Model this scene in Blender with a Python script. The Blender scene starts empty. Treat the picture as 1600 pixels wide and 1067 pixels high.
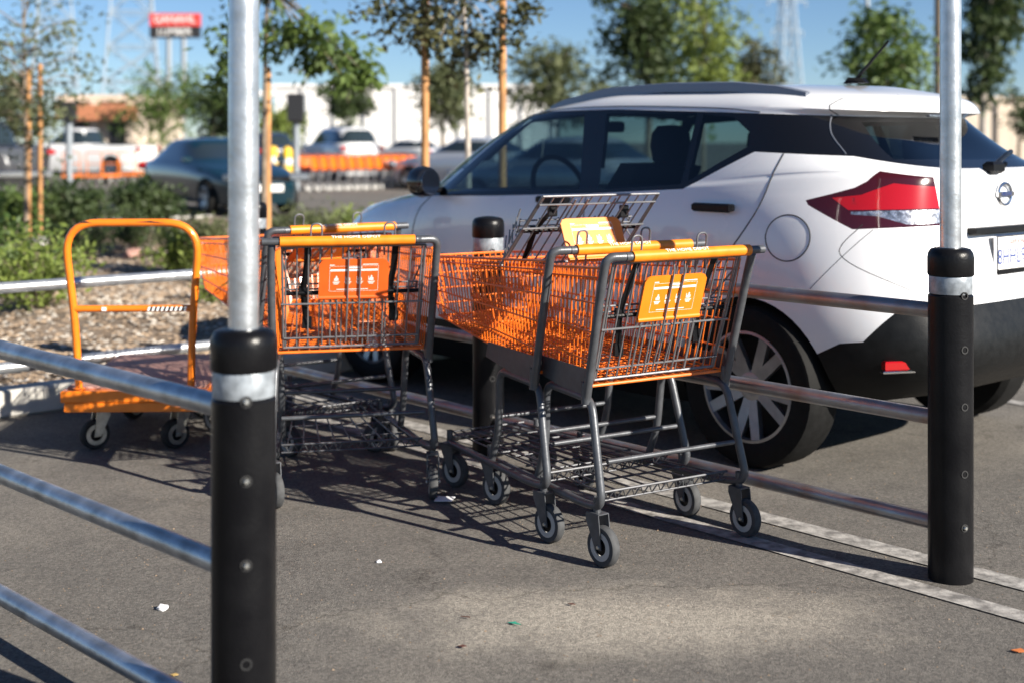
import bpy, bmesh, math, random
from mathutils import Vector, Matrix
from mathutils.bvhtree import BVHTree
R = math.radians
scene = bpy.context.scene
C = scene.collection
random.seed(7)
# ------------------------------------------------------------------ camera, sky, sun, exposure
FPX, HOR, CAMH = 2100.0, 222.0, 1.32           # focal length and horizon in pixels of a 1600x1067 frame, eye height
cam = bpy.data.cameras.new('camera'); camo = bpy.data.objects.new('camera', cam); C.objects.link(camo)
camo.location = (0, 0, CAMH); camo.rotation_euler = (math.pi/2, 0, 0)
cam.sensor_width = 36; cam.lens = FPX/1600*36; cam.shift_y = -(533.5-HOR)/1600; cam.clip_start = .05; cam.clip_end = 3000
cam.dof.use_dof = True; cam.dof.focus_distance = 4.15; cam.dof.aperture_fstop = 2.2
scene.camera = camo
SUN_AZ, SUN_EL = R(-35), R(27)
w = bpy.data.worlds.new('World'); scene.world = w; w.use_nodes = True
nt = w.node_tree; nt.nodes.clear()
sky = nt.nodes.new('ShaderNodeTexSky'); sky.sky_type = 'NISHITA'; sky.sun_disc = False
sky.sun_elevation = SUN_EL; sky.sun_rotation = math.pi/2-SUN_AZ; sky.altitude = 1000; sky.air_density = .85; sky.dust_density = .0; sky.ozone_density = 5.0
bg = nt.nodes.new('ShaderNodeBackground'); bg.inputs[1].default_value = .052
wo = nt.nodes.new('ShaderNodeOutputWorld'); nt.links.new(sky.outputs[0], bg.inputs[0]); nt.links.new(bg.outputs[0], wo.inputs[0])
sl = bpy.data.lights.new('sun', 'SUN'); sl.energy = 5.0; sl.angle = R(.5); sl.color = (1, .93, .82)
so = bpy.data.objects.new('sun', sl); C.objects.link(so)
so.rotation_euler = Vector((math.cos(SUN_AZ)*math.cos(SUN_EL), math.sin(SUN_AZ)*math.cos(SUN_EL), math.sin(SUN_EL))).to_track_quat('Z', 'Y').to_euler()
scene.view_settings.view_transform = 'Standard'; scene.view_settings.look = 'None'; scene.view_settings.exposure = 1.08; scene.view_settings.gamma = 1
scene.render.engine = 'CYCLES'

def ray(x, y): return Vector(((x-800)/FPX, 1, (HOR-y)/FPX))
def gp(x, y, z=0):                             # photo pixel -> point at height z
    d = ray(x, y); t = (z-CAMH)/d.z; return Vector((0, 0, CAMH))+d*t
def at(x, y, Y):                               # photo pixel -> point at distance Y
    d = ray(x, y); return Vector((0, 0, CAMH))+d*(Y/d.y)

# ------------------------------------------------------------------ materials
MATS = {}
def mat(name, col, rough=.5, metal=0, var=0, vscale=8, bump=0, bscale=60, coat=0, col2=None, spec=.5, det=6):
    if name in MATS: return MATS[name]
    m = bpy.data.materials.new(name); m.use_nodes = True; n = m.node_tree; b = n.nodes['Principled BSDF']
    b.inputs['Base Color'].default_value = (*col, 1); b.inputs['Roughness'].default_value = rough; b.inputs['Metallic'].default_value = metal
    b.inputs['Specular IOR Level'].default_value = spec
    if coat: b.inputs['Coat Weight'].default_value = coat; b.inputs['Coat Roughness'].default_value = .04
    if var or col2:
        tc = n.nodes.new('ShaderNodeTexCoord'); nz = n.nodes.new('ShaderNodeTexNoise'); nz.inputs['Scale'].default_value = vscale; nz.inputs['Detail'].default_value = det
        n.links.new(tc.outputs['Object'], nz.inputs['Vector'])
        rp = n.nodes.new('ShaderNodeValToRGB'); e = rp.color_ramp.elements
        c2 = col2 or tuple(min(1, c*(1+var)) for c in col); c1 = col if col2 else tuple(c*(1-var) for c in col)
        e[0].position = .35; e[0].color = (*c1, 1); e[1].position = .65; e[1].color = (*c2, 1)
        n.links.new(nz.outputs['Fac'], rp.inputs[0]); n.links.new(rp.outputs[0], b.inputs['Base Color'])
        mr = n.nodes.new('ShaderNodeMapRange'); mr.inputs[3].default_value = max(0, rough-.08); mr.inputs[4].default_value = min(1, rough+.1)
        n.links.new(nz.outputs['Fac'], mr.inputs[0]); n.links.new(mr.outputs[0], b.inputs['Roughness'])
    if bump:
        tc = n.nodes.new('ShaderNodeTexCoord'); nb = n.nodes.new('ShaderNodeTexNoise'); nb.inputs['Scale'].default_value = bscale; nb.inputs['Detail'].default_value = 8
        n.links.new(tc.outputs['Object'], nb.inputs['Vector'])
        bp = n.nodes.new('ShaderNodeBump'); bp.inputs['Strength'].default_value = bump; bp.inputs['Distance'].default_value = .01
        n.links.new(nb.outputs['Fac'], bp.inputs['Height']); n.links.new(bp.outputs[0], b.inputs['Normal'])
    MATS[name] = m; return m

def asphalt(name, dark, light, dusty):
    m = bpy.data.materials.new(name); m.use_nodes = True; n = m.node_tree; b = n.nodes['Principled BSDF']; L = n.links.new
    geo = n.nodes.new('ShaderNodeNewGeometry')
    def noise(s, d=6, r=.6):
        z = n.nodes.new('ShaderNodeTexNoise'); z.inputs['Scale'].default_value = s; z.inputs['Detail'].default_value = d; z.inputs['Roughness'].default_value = r
        L(geo.outputs['Position'], z.inputs['Vector']); return z
    def ramp(src, p0, p1, c0, c1):
        r = n.nodes.new('ShaderNodeValToRGB'); e = r.color_ramp.elements; e[0].position = p0; e[1].position = p1; e[0].color = (*c0, 1); e[1].color = (*c1, 1); L(src, r.inputs[0]); return r.outputs[0]
    def mix(f, a, c, mode='MIX'):
        x = n.nodes.new('ShaderNodeMix'); x.data_type = 'RGBA'; x.blend_type = mode
        if isinstance(f, (int, float)): x.inputs[0].default_value = f
        else: L(f, x.inputs[0])
        L(a, x.inputs[6]); L(c, x.inputs[7]); return x.outputs[2]
    big = noise(.55, 5); mid = noise(5, 8, .7); fine = noise(190, 3, .7)
    base = ramp(mid.outputs['Fac'], .3, .72, dark, light)
    dust = ramp(big.outputs['Fac'], .5, .68, (0, 0, 0), (1, 1, 1))
    dcol = ramp(fine.outputs['Fac'], .3, .7, tuple(c*.85 for c in dusty), tuple(c*1.15 for c in dusty))
    c = mix(dust, base, dcol)
    if name == 'asphalt':                      # pale dusty patch of spilt sand where the carts turn
        vm = n.nodes.new('ShaderNodeVectorMath'); vm.operation = 'SUBTRACT'; vm.inputs[1].default_value = (.33, 3.72, 0); L(geo.outputs['Position'], vm.inputs[0])
        vs = n.nodes.new('ShaderNodeVectorMath'); vs.operation = 'MULTIPLY'; vs.inputs[1].default_value = (.62, 1.6, 0); L(vm.outputs[0], vs.inputs[0])
        ln = n.nodes.new('ShaderNodeVectorMath'); ln.operation = 'LENGTH'; L(vs.outputs[0], ln.inputs[0])
        ad = n.nodes.new('ShaderNodeMath'); ad.operation = 'MULTIPLY_ADD'; L(mid.outputs['Fac'], ad.inputs[0]); ad.inputs[1].default_value = .9; L(ln.outputs['Value'], ad.inputs[2])
        f = ramp(ad.outputs[0], .62, 1.15, (.85, .85, .85), (0, 0, 0))
        c = mix(f, c, ramp(fine.outputs['Fac'], .3, .7, (.29, .265, .225), (.4, .365, .31)))
    vo = n.nodes.new('ShaderNodeTexVoronoi'); vo.inputs['Scale'].default_value = 95; L(geo.outputs['Position'], vo.inputs['Vector'])
    spk = ramp(vo.outputs['Color'], .8, .92, (0, 0, 0), (1, 1, 1)); dot = ramp(vo.outputs['Distance'], .22, .36, (1, 1, 1), (0, 0, 0))
    sm = n.nodes.new('ShaderNodeMath'); sm.operation = 'MULTIPLY'; L(spk, sm.inputs[0]); L(dot, sm.inputs[1])
    sm2 = n.nodes.new('ShaderNodeMath'); sm2.operation = 'MULTIPLY'; L(sm.outputs[0], sm2.inputs[0]); sm2.inputs[1].default_value = .35
    pale = n.nodes.new('ShaderNodeRGB'); pale.outputs[0].default_value = (.42, .38, .33, 1)
    c = mix(sm2.outputs[0], c, pale.outputs[0])
    v2 = n.nodes.new('ShaderNodeTexVoronoi'); v2.inputs['Scale'].default_value = 120; L(geo.outputs['Position'], v2.inputs['Vector'])
    c = mix(1.0, c, ramp(v2.outputs['Color'], .1, .9, (.72, .72, .72), (1.28, 1.27, 1.25)), 'MULTIPLY')
    wn = noise(3.0, 4); wv = n.nodes.new('ShaderNodeVectorMath'); wv.operation = 'MULTIPLY_ADD'; L(wn.outputs['Color'], wv.inputs[0]); wv.inputs[1].default_value = (.5, .5, .5); L(geo.outputs['Position'], wv.inputs[2])
    vc = n.nodes.new('ShaderNodeTexVoronoi'); vc.feature = 'DISTANCE_TO_EDGE'; vc.inputs['Scale'].default_value = .42; L(wv.outputs[0], vc.inputs['Vector'])
    c = mix(1.0, c, ramp(vc.outputs['Distance'], .0015, .004, (.68, .67, .66), (1, 1, 1)), 'MULTIPLY')
    st = noise(2.3, 5, .62); c = mix(1.0, c, ramp(st.outputs['Fac'], .6, .72, (1, 1, 1), (.62, .61, .6)), 'MULTIPLY')
    fm = ramp(fine.outputs['Fac'], .3, .7, (.72, .72, .72), (1.2, 1.2, 1.2)); c = mix(1.0, c, fm, 'MULTIPLY')
    L(c, b.inputs['Base Color']); b.inputs['Roughness'].default_value = .9; b.inputs['Specular IOR Level'].default_value = .25
    bp = n.nodes.new('ShaderNodeBump'); bp.inputs['Strength'].default_value = .7; bp.inputs['Distance'].default_value = .006; L(fine.outputs['Fac'], bp.inputs['Height']); L(bp.outputs[0], b.inputs['Normal'])
    MATS[name] = m; return m
asphalt('asphalt', (.118, .11, .101), (.166, .154, .139), (.21, .192, .168))

def glass(name, tint, spec_rough=.02):
    m = bpy.data.materials.new(name); m.use_nodes = True; n = m.node_tree; n.nodes.clear(); L = n.links.new
    t = n.nodes.new('ShaderNodeBsdfTransparent'); t.inputs[0].default_value = (*tint, 1)
    g = n.nodes.new('ShaderNodeBsdfGlossy'); g.inputs['Roughness'].default_value = spec_rough; g.inputs[0].default_value = (1, 1, 1, 1)
    lw = n.nodes.new('ShaderNodeLayerWeight'); lw.inputs[0].default_value = .5; pw = n.nodes.new('ShaderNodeMath'); pw.operation = 'POWER'; pw.inputs[1].default_value = 4; L(lw.outputs['Facing'], pw.inputs[0])
    fr = n.nodes.new('ShaderNodeMath'); fr.operation = 'MULTIPLY_ADD'; fr.inputs[1].default_value = .9; fr.inputs[2].default_value = .05; L(pw.outputs[0], fr.inputs[0])
    mx = n.nodes.new('ShaderNodeMixShader'); o = n.nodes.new('ShaderNodeOutputMaterial')
    L(fr.outputs[0], mx.inputs[0]); L(t.outputs[0], mx.inputs[1]); L(g.outputs[0], mx.inputs[2]); L(mx.outputs[0], o.inputs[0]); MATS[name] = m
glass('side_glass', (.37, .48, .51)); glass('rear_glass', (.12, .17, .2)); glass('lens_clear', (.9, .9, .92))
mat('galvanised', (.42, .44, .46), .34, .85, .3, 14, .12, 90)
mat('galvanised_bright', (.62, .64, .66), .3, .8, .15, 20, .1, 90)
mat('reflection_rust_tube', (.36, .37, .39), .36, .8, 0, 9, .12, 90, col2=(.3, .23, .2))  # brown streaks: mostly a painted reflection of the orange carts, some rust
mat('black_plastic', (.004, .004, .005), .32, 0, 0, 9, .1, 120, spec=.2, col2=(.008, .008, .009))
mat('black_gloss', (.006, .006, .007), .12, 0, coat=.6)
mat('black_rubber', (.018, .018, .018), .8, 0, .25, 40, .1, 100)
mat('wheel_rubber', (.05, .052, .055), .75, 0, .2, 50)
mat('pale_ring', (.42, .41, .39), .5)
mat('cart_grey', (.085, .09, .1), .38, .35, .15, 30, .05, 150)
mat('rack_dark', (.075, .077, .085), .42, .4, .15, 30); mat('wire_grey', (.19, .19, .2), .36, .5, .12, 30)
mat('cart_orange', (.78, .16, .012), .34, 0, .12, 25, coat=.2)
mat('grip_orange', (.82, .225, .01), .38, 0, .1, 20)
mat('sign_red_orange', (.72, .11, .012), .42, 0, .06, 12); mat('sign_orange', (.82, .205, .008), .42, 0, .06, 12)
mat('truck_orange', (.82, .2, .012), .3, 0, .1, 12, coat=.4)
mat('white_print', (.85, .83, .8), .5)
mat('deck_board', (.42, .235, .19), .7, 0, .2, 9, .2, 60)
mat('chrome', (.75, .75, .76), .12, 1)
mat('zinc', (.55, .54, .5), .35, .9, .2, 30)
mat('reflective', (.3, .33, .36), .4, .3, .25, 45)
mat('car_white', (.80, .80, .81), .28, 0, .015, 3, coat=1)
mat('car_black', (.007, .0075, .008), .42, 0, .2, 30, .06, 200, spec=.22)
mat('seam', (.015, .015, .016), .7)
mat('cabin', (.018, .018, .02), .8)
mat('tyre', (.009, .009, .009), .7, 0, .2, 30, .1, 60, spec=.15)
mat('alloy', (.34, .35, .38), .34, .85, .1, 20)
mat('alloy_dark', (.03, .03, .032), .5, .3)
mat('lamp_red', (.36, .004, .006), .12, 0, coat=1); mat('lamp_dark', (.045, .003, .004), .1, 0, coat=1)
mat('lamp_silver', (.42, .43, .46), .2, .85, .5, 70)
mat('rail_blue_grey', (.2, .215, .25), .35, .4)
mat('concrete', (.46, .44, .4), .85, 0, .14, 6, .3, 50)
mat('line_paint', (.14, .132, .124), .85, 0, 0, 22, .3, 90, col2=(.4, .38, .355), det=9)
mat('soil', (.2, .15, .105), .95, 0, .3, 5, .6, 40)
mat('chip_a', (.3, .22, .15), .9, 0, .3, 3); mat('chip_b', (.46, .41, .35), .9, 0, .3, 3)
mat('bark', (.2, .16, .12), .9, 0, .3, 12, .5, 30); mat('pale_bark', (.42, .37, .32), .85, 0, .25, 10, .3, 30)
mat('stake', (.44, .22, .085), .8, 0, .25, 6, .2, 40)
def leafmat(name, c1, c2):
    m = mat(name, c1, .6, 0, 0, 2.2, col2=c2); n = m.node_tree; b = n.nodes['Principled BSDF']
    t = n.nodes.new('ShaderNodeBsdfTranslucent'); mx = n.nodes.new('ShaderNodeMixShader'); mx.inputs[0].default_value = .3
    src = b.inputs['Base Color'].links[0].from_socket; n.links.new(src, t.inputs[0]); o = n.nodes['Material Output']
    n.links.new(b.outputs[0], mx.inputs[1]); n.links.new(t.outputs[0], mx.inputs[2]); n.links.new(mx.outputs[0], o.inputs[0])
leafmat('leaf_green', (.06, .11, .022), (.14, .2, .045)); leafmat('leaf_dark', (.03, .055, .016), (.07, .1, .03))
leafmat('leaf_olive', (.065, .085, .035), (.14, .155, .065)); leafmat('leaf_light', (.12, .17, .03), (.22, .27, .055)); leafmat('leaf_brown', (.055, .065, .025), (.13, .125, .05))
mat('stucco_white', (.78, .76, .73), .9, 0, .04, 2); mat('stucco_cream', (.6, .5, .4), .9, 0, .06, 2); mat('brown_sign', (.45, .18, .09), .6)
mat('steel_pole', (.3, .33, .36), .5, .4, .1, 6); mat('far_steel', (.32, .38, .44), .6, .2)
mat('sign_red', (.62, .05, .04), .5); mat('sign_black', (.02, .02, .022), .5); mat('yellow', (.8, .5, .02), .5)

# ------------------------------------------------------------------ mesh helpers
class MB:
    def __init__(s): s.v = []; s.f = []
    def add(s, vs, fs):
        o = len(s.v); s.v += [Vector(p) for p in vs]; s.f += [tuple(i+o for i in f) for f in fs]; return s
    def box(s, c, d, rz=0, bev=0):
        M = Matrix.Translation(c) @ Matrix.Rotation(rz, 4, 'Z'); x, y, z = [q/2 for q in d]
        if bev:
            b = bev; vs = []; 
            for sz, ins in ((-z, b), (-z+b, 0), (z-b, 0), (z, b)):
                vs += [(-x+ins, -y+ins, sz), (x-ins, -y+ins, sz), (x-ins, y-ins, sz), (-x+ins, y-ins, sz)]
            fs = [(3, 2, 1, 0), (12, 13, 14, 15)]
            for k in range(3):
                for i in range(4): j = (i+1) % 4; fs.append((k*4+i, k*4+j, k*4+4+j, k*4+4+i))
            return s.add([M @ Vector(p) for p in vs], fs)
        vs = [M @ Vector((a*x, b*y, c_*z)) for c_ in (-1, 1) for b in (-1, 1) for a in (-1, 1)]
        return s.add(vs, [(0, 2, 3, 1), (4, 5, 7, 6), (0, 1, 5, 4), (2, 6, 7, 3), (0, 4, 6, 2), (1, 3, 7, 5)])
    def tube(s, pts, r, n=8, caps=True, r1=None):
        pts = [Vector(p) for p in pts]; m = len(pts); rings = []
        t0 = (pts[1]-pts[0]).normalized(); up = Vector((0, 0, 1)) if abs(t0.z) < .9 else Vector((1, 0, 0))
        a = t0.cross(up).normalized()
        for i, p in enumerate(pts):
            t = (pts[min(i+1, m-1)]-pts[max(i-1, 0)]).normalized()
            a = (a-t*a.dot(t)).normalized(); b = t.cross(a)
            k = 1.0
            if 0 < i < m-1:
                c = (pts[i]-pts[i-1]).normalized().dot(t); k = 1/max(c, .5)
            rr = r if r1 is None else r+(r1-r)*i/(m-1)
            rings.append([p+(a*math.cos(q*2*math.pi/n)+b*math.sin(q*2*math.pi/n))*rr for q in range(n)])
        fs = [(i*n+q, i*n+(q+1) % n, (i+1)*n+(q+1) % n, (i+1)*n+q) for i in range(m-1) for q in range(n)]
        if caps: fs += [tuple(range(n-1, -1, -1)), tuple((m-1)*n+q for q in range(n))]
        return s.add([p for g in rings for p in g], fs)
    def lathe(s, prof, n=24, M=None, cap=False):              # profile of (r, z) about Z
        M = M or Matrix(); vs = []; m = len(prof)
        for r, z in prof: vs += [M @ Vector((r*math.cos(2*math.pi*q/n), r*math.sin(2*math.pi*q/n), z)) for q in range(n)]
        fs = [(i*n+q, i*n+(q+1) % n, (i+1)*n+(q+1) % n, (i+1)*n+q) for i in range(m-1) for q in range(n)]
        if cap and prof[0][0] > 0: fs.append(tuple(range(n-1, -1, -1)))
        if cap and prof[-1][0] > 0: fs.append(tuple((m-1)*n+q for q in range(n)))
        return s.add(vs, fs)
    def prism(s, poly, a, b):                      # polygon of 3d points, extruded by vector from a to b offsets
        n = len(poly); P = [Vector(p) for p in poly]; a = Vector(a); b = Vector(b)
        return s.add([p+a for p in P]+[p+b for p in P], [tuple(range(n-1, -1, -1)), tuple(range(n, 2*n))]+[(i, (i+1) % n, n+(i+1) % n, n+i) for i in range(n)])
    def mesh(s, name):
        me = bpy.data.meshes.new(name); me.from_pydata([tuple(p) for p in s.v], [], s.f); return me
    def build(s, name, m, parent=None, smooth=True, kind=None):
        me = s.mesh(name)
        bm = bmesh.new(); bm.from_mesh(me); bmesh.ops.recalc_face_normals(bm, faces=bm.faces); bm.to_mesh(me); bm.free()
        return link(name, me, m, parent, smooth, kind)
def smooth_angle(me, ang=40):
    me.polygons.foreach_set('use_smooth', [True]*len(me.polygons))
    try: me.set_sharp_from_angle(angle=R(ang))
    except Exception: pass
def link(name, me, m, parent=None, smooth=True, kind=None):
    if m: me.materials.append(MATS[m] if isinstance(m, str) else m)
    if smooth: smooth_angle(me)
    o = bpy.data.objects.new(name, me); C.objects.link(o); o.parent = parent
    if kind: o['kind'] = kind
    return o
def tag(o, label, cat, group=None):
    o['label'] = label; o['category'] = cat
    if group: o['group'] = group
    return o
def thing(name, label, cat, loc=(0, 0, 0), rz=0, group=None):
    o = bpy.data.objects.new(name, None); C.objects.link(o); o.empty_display_size = .1
    o.location = loc; o.rotation_euler = (0, 0, rz); return tag(o, label, cat, group)
def fillet(pts, r, n=5):
    pts = [Vector(p) for p in pts]; out = [pts[0]]
    for i in range(1, len(pts)-1):
        a, b, c = pts[i-1], pts[i], pts[i+1]; d1 = (a-b); d2 = (c-b); q = min(r, d1.length*.48, d2.length*.48)
        p1 = b+d1.normalized()*q; p2 = b+d2.normalized()*q
        for k in range(n+1):
            t = k/n; out.append(p1*(1-t)**2+b*2*t*(1-t)+p2*t*t)
    out.append(pts[-1]); return out
def copy_tree(o, parent=None):
    c = o.copy(); C.objects.link(c); c.parent = parent
    for ch in list(o.children): copy_tree(ch, c)
    return c
def text_mesh(txt, size, depth=.0004, shear=0):
    cu = bpy.data.curves.new('t', 'FONT'); cu.body = txt; cu.size = size; cu.extrude = depth; cu.align_x = 'CENTER'; cu.align_y = 'CENTER'; cu.shear = shear; cu.resolution_u = 3
    o = bpy.data.objects.new('t', cu); C.objects.link(o); dg = bpy.context.evaluated_depsgraph_get()
    me = bpy.data.meshes.new_from_object(o.evaluated_get(dg)); bpy.data.objects.remove(o); return me
def text(name, txt, size, M, m, parent, depth=.0004, sx=1, shear=0):
    me = text_mesh(txt, size, depth, shear); me.transform(M @ Matrix.Diagonal((sx, 1, 1, 1))); me.materials.clear()
    return link(name, me, m, parent, False)
def frame(o, x, y):                             # matrix with x,y axes given
    x = Vector(x).normalized(); z = x.cross(Vector(y)).normalized(); y = z.cross(x)
    return Matrix(((x.x, y.x, z.x, o[0]), (x.y, y.y, z.y, o[1]), (x.z, y.z, z.z, o[2]), (0, 0, 0, 1)))

RAIL = R(131.38)
U = Vector((math.cos(RAIL), math.sin(RAIL), 0)); V = Vector((math.cos(RAIL-math.pi/2), math.sin(RAIL-math.pi/2), 0))
P4 = Vector((-1.517, 7.0, 0))                 # inner corner post of the corral
P1 = Vector((-.555, 2.78, 0))                   # near post of the left railing
# ------------------------------------------------------------------ ground, kerb, planting bed, paint
g = MB(); S = 900
g.add([(-S, -60, 0), (S, -60, 0), (S, S*1.6, 0), (-S, S*1.6, 0)], [(0, 1, 2, 3)]).build('asphalt_ground', 'asphalt', kind='structure', smooth=False)
K0 = P4+U*.17                                   # kerb line runs along V behind the end railing
def bedpt(v, u): return K0+V*v+U*u
bed = MB(); nv, nu = 40, 26; rows = []
for i in range(nv+1):
    for j in range(nu+1):
        p = bedpt(-14+21*i/nv, .1+13.0*j/nu); z = .1+.05*math.sin(p.x*1.7)*math.cos(p.y*1.3)+random.uniform(-.012, .012)
        if j in (0, nu): z = .1
        bed.v.append(Vector((p.x, p.y, z)))
bed.f = [(i*(nu+1)+j, (i+1)*(nu+1)+j, (i+1)*(nu+1)+j+1, i*(nu+1)+j+1) for i in range(nv) for j in range(nu)]
bed.build('planting_bed', 'soil', kind='structure')
def kerb(name, o, d, L, seg=1.52):
    e = bpy.data.objects.new(name, None); C.objects.link(e); e['kind'] = 'structure'
    n = int(L/seg); ang = math.atan2(d.y, d.x); me = None
    for i in range(n):
        if me is None:
            mb = MB(); mb.box((0, 0, .065), (seg-.008, .15, .13), 0, .012); ob = mb.build('kerb_stone', 'concrete', e); me = ob.data
        else:
            ob = bpy.data.objects.new('kerb_stone', me); C.objects.link(ob); ob.parent = e
        ob.location = o+d*(seg*(i+.5)); ob.rotation_euler = (0, 0, ang)
kerb('kerb', K0-V*14+U*.075, V, 21.3); kerb('far_kerb', K0-V*14+U*13.15, V, 21.3)
gutter = MB()
# bark chips and pebbles lying on the bed
def chips(name, m, n, seed, size):
    random.seed(seed); mb = MB()
    for _ in range(n):
        v = random.uniform(-1.6, 4.6); u = .2+8*random.random()**1.6; p = bedpt(v, u); s = size*random.uniform(.5, 1.3); a = random.uniform(0, 6.28)
        z = .105+.05*math.sin(p.x*1.7)*math.cos(p.y*1.3); t = random.uniform(-.5, .5)
        dx = Vector((math.cos(a), math.sin(a), t*.5))*s; dy = Vector((-math.sin(a), math.cos(a), random.uniform(-.4, .4)))*s*random.uniform(.3, .7); q = Vector((p.x, p.y, z+s*.25)); up = Vector((0, 0, s*.35))
        mb.add([q-dx-dy, q+dx-dy*.6, q+dx*.8+dy, q-dx*.7+dy, q+up], [(0, 1, 4), (1, 2, 4), (2, 3, 4), (3, 0, 4)])
    o = mb.build(name, m, smooth=False, kind='stuff'); o['label'] = 'loose chips covering the planting bed behind the kerb'; o['category'] = 'mulch'
chips('bark_mulch', 'chip_a', 12000, 3, .028); chips('pale_gravel', 'chip_b', 9000, 4, .022)
def stripe(name, a, b, wd):
    a = Vector(a); b = Vector(b); d = (b-a).normalized(); nrm = Vector((-d.y, d.x, 0))*wd/2
    MB().add([a-nrm+Vector((0, 0, .004)), b-nrm+Vector((0, 0, .004)), b+nrm+Vector((0, 0, .004)), a+nrm+Vector((0, 0, .004))], [(0, 1, 2, 3)]).build(name, 'line_paint', kind='structure', smooth=False)
q = gp(1600, 915); stripe('painted_line', q-U*2.5, q+U*4.6, .1)
q = gp(1600, 965); stripe('painted_line', q-U*2.5, q+U*3.6, .085)
q = Vector((3.35, 5.9, 0)); stripe('painted_line', q-U*3, q+U*5, .1)

# ------------------------------------------------------------------ corral railings
def post(parent, p, h=1.0, pole=0, holes=True, holedir=None, dz=0):
    b = MB(); b.lathe([(.0665, -.1), (.0665, h-.145), (.062, h-.14), (.0, h-.14)], 32, Matrix.Translation((p.x, p.y, dz)))
    b.lathe([(.062, h-.145), (.062, h-.082)], 32, Matrix.Translation((p.x, p.y, dz)))
    o = b.build('post', 'black_plastic', parent)
    MB().lathe([(.0635, h-.138), (.0642, h-.136), (.0642, h-.087), (.0635, h-.085)], 32, Matrix.Translation((p.x, p.y, dz))).build('reflective_band', 'reflective', o)
    top = .034 if pole else 0
    prof = [(.066, h-.084), (.0685, h-.08), (.0685, h-.03), (.066, h-.016), (.058, h-.004), (.045, h)]+([(.031, h)] if pole else [(.02, h+.004), (0, h+.005)])
    MB().lathe(prof, 32, Matrix.Translation((p.x, p.y, dz))).build('cap', 'black_plastic', o)
    if pole: MB().lathe([(.0315, h-.05), (.0315, pole), (.0, pole)], 24, Matrix.Translation((p.x, p.y, dz))).build('pole', 'galvanised_bright', o)
    if holes:
        d = Vector(holedir).normalized()
        for z in (.88*h-.02, .7*h, .53*h, .33*h, .17*h):
            c = Vector((p.x, p.y, z+dz))+d*.0655
            M = frame(c, d.cross(Vector((0, 0, 1))), (0, 0, 1))
            M = M if (M.to_3x3() @ Vector((0, 0, 1))).dot(d) > 0 else M @ Matrix.Rotation(math.pi, 4, 'Y')
            MB().lathe([(.012, -.004), (.012, .0022), (.0085, .0022), (.0085, -.003), (0, -.003)], 14, M).build('bolt_hole', 'seam', o)
            if z < .2 or (dz and z > .5): MB().lathe([(.0065, -.004), (.0065, .006), (.004, .009), (0, .009)], 10, M @ Matrix.Translation((0.0, 0, .0))).build('bolt', 'zinc', o)
    return o
def rail(parent, a, b, z, m, r=.0245):
    a = Vector((a.x, a.y, z)); b = Vector((b.x, b.y, z)); MB().tube([a+(b-a)*(i/12) for i in range(13)], r, 20).build('rail', m, parent)
P2 = Vector((1.328, 4.07, 0)); P3 = Vector((-.087, 5.704, 0))
P3 = P2+U*(P3-P2).dot(U); P4 = P2+U*(P4-P2).dot(U)
t = thing('corral_railing', 'steel pipe railing with black posts beside the white car, painted cart reflections and rust on its rails', 'railing', group='pipe railings of the cart corral')
post(t, P2, 1.0, 3.2, holedir=(.35, -1, 0)); post(t, P3, 1.0, 0, holedir=(.3, -1, 0)); post(t, P4, 1.0, 0, holedir=(.3, -1, 0))
for z, m in ((.805, 'reflection_rust_tube'), (.48, 'reflection_rust_tube'), (.16, 'reflection_rust_tube')):
    rail(t, P2+U*.05, P3-U*.05, z, m); rail(t, P3+U*.05, P4-U*.05, z, m)
U2 = Vector((math.cos(R(134.6)), math.sin(R(134.6)), 0)); _d = P4-P1; _det = U2.x*V.y-U2.y*V.x; cor = P1+U2*((_d.x*V.y-_d.y*V.x)/_det)
t = thing('corral_railing', 'steel pipe railing in front of the orange platform truck, ending at a tall pole', 'railing', group='pipe railings of the cart corral')
post(t, P1, 1.0, 3.2, holedir=(.28, -1, 0), dz=-.065); post(t, cor, 1.0, 0, holes=False)
for z in (.763, .43, .105): rail(t, P1+U2*.05, cor-U2*.05, z, 'galvanised')
t = thing('corral_railing', 'bright two-rail pipe railing along the kerb behind the platform truck', 'railing', group='pipe railings of the cart corral')
for z in (.64, .27): rail(t, cor+V*.06, P4-V*.06, z, 'galvanised_bright', .027)

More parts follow.
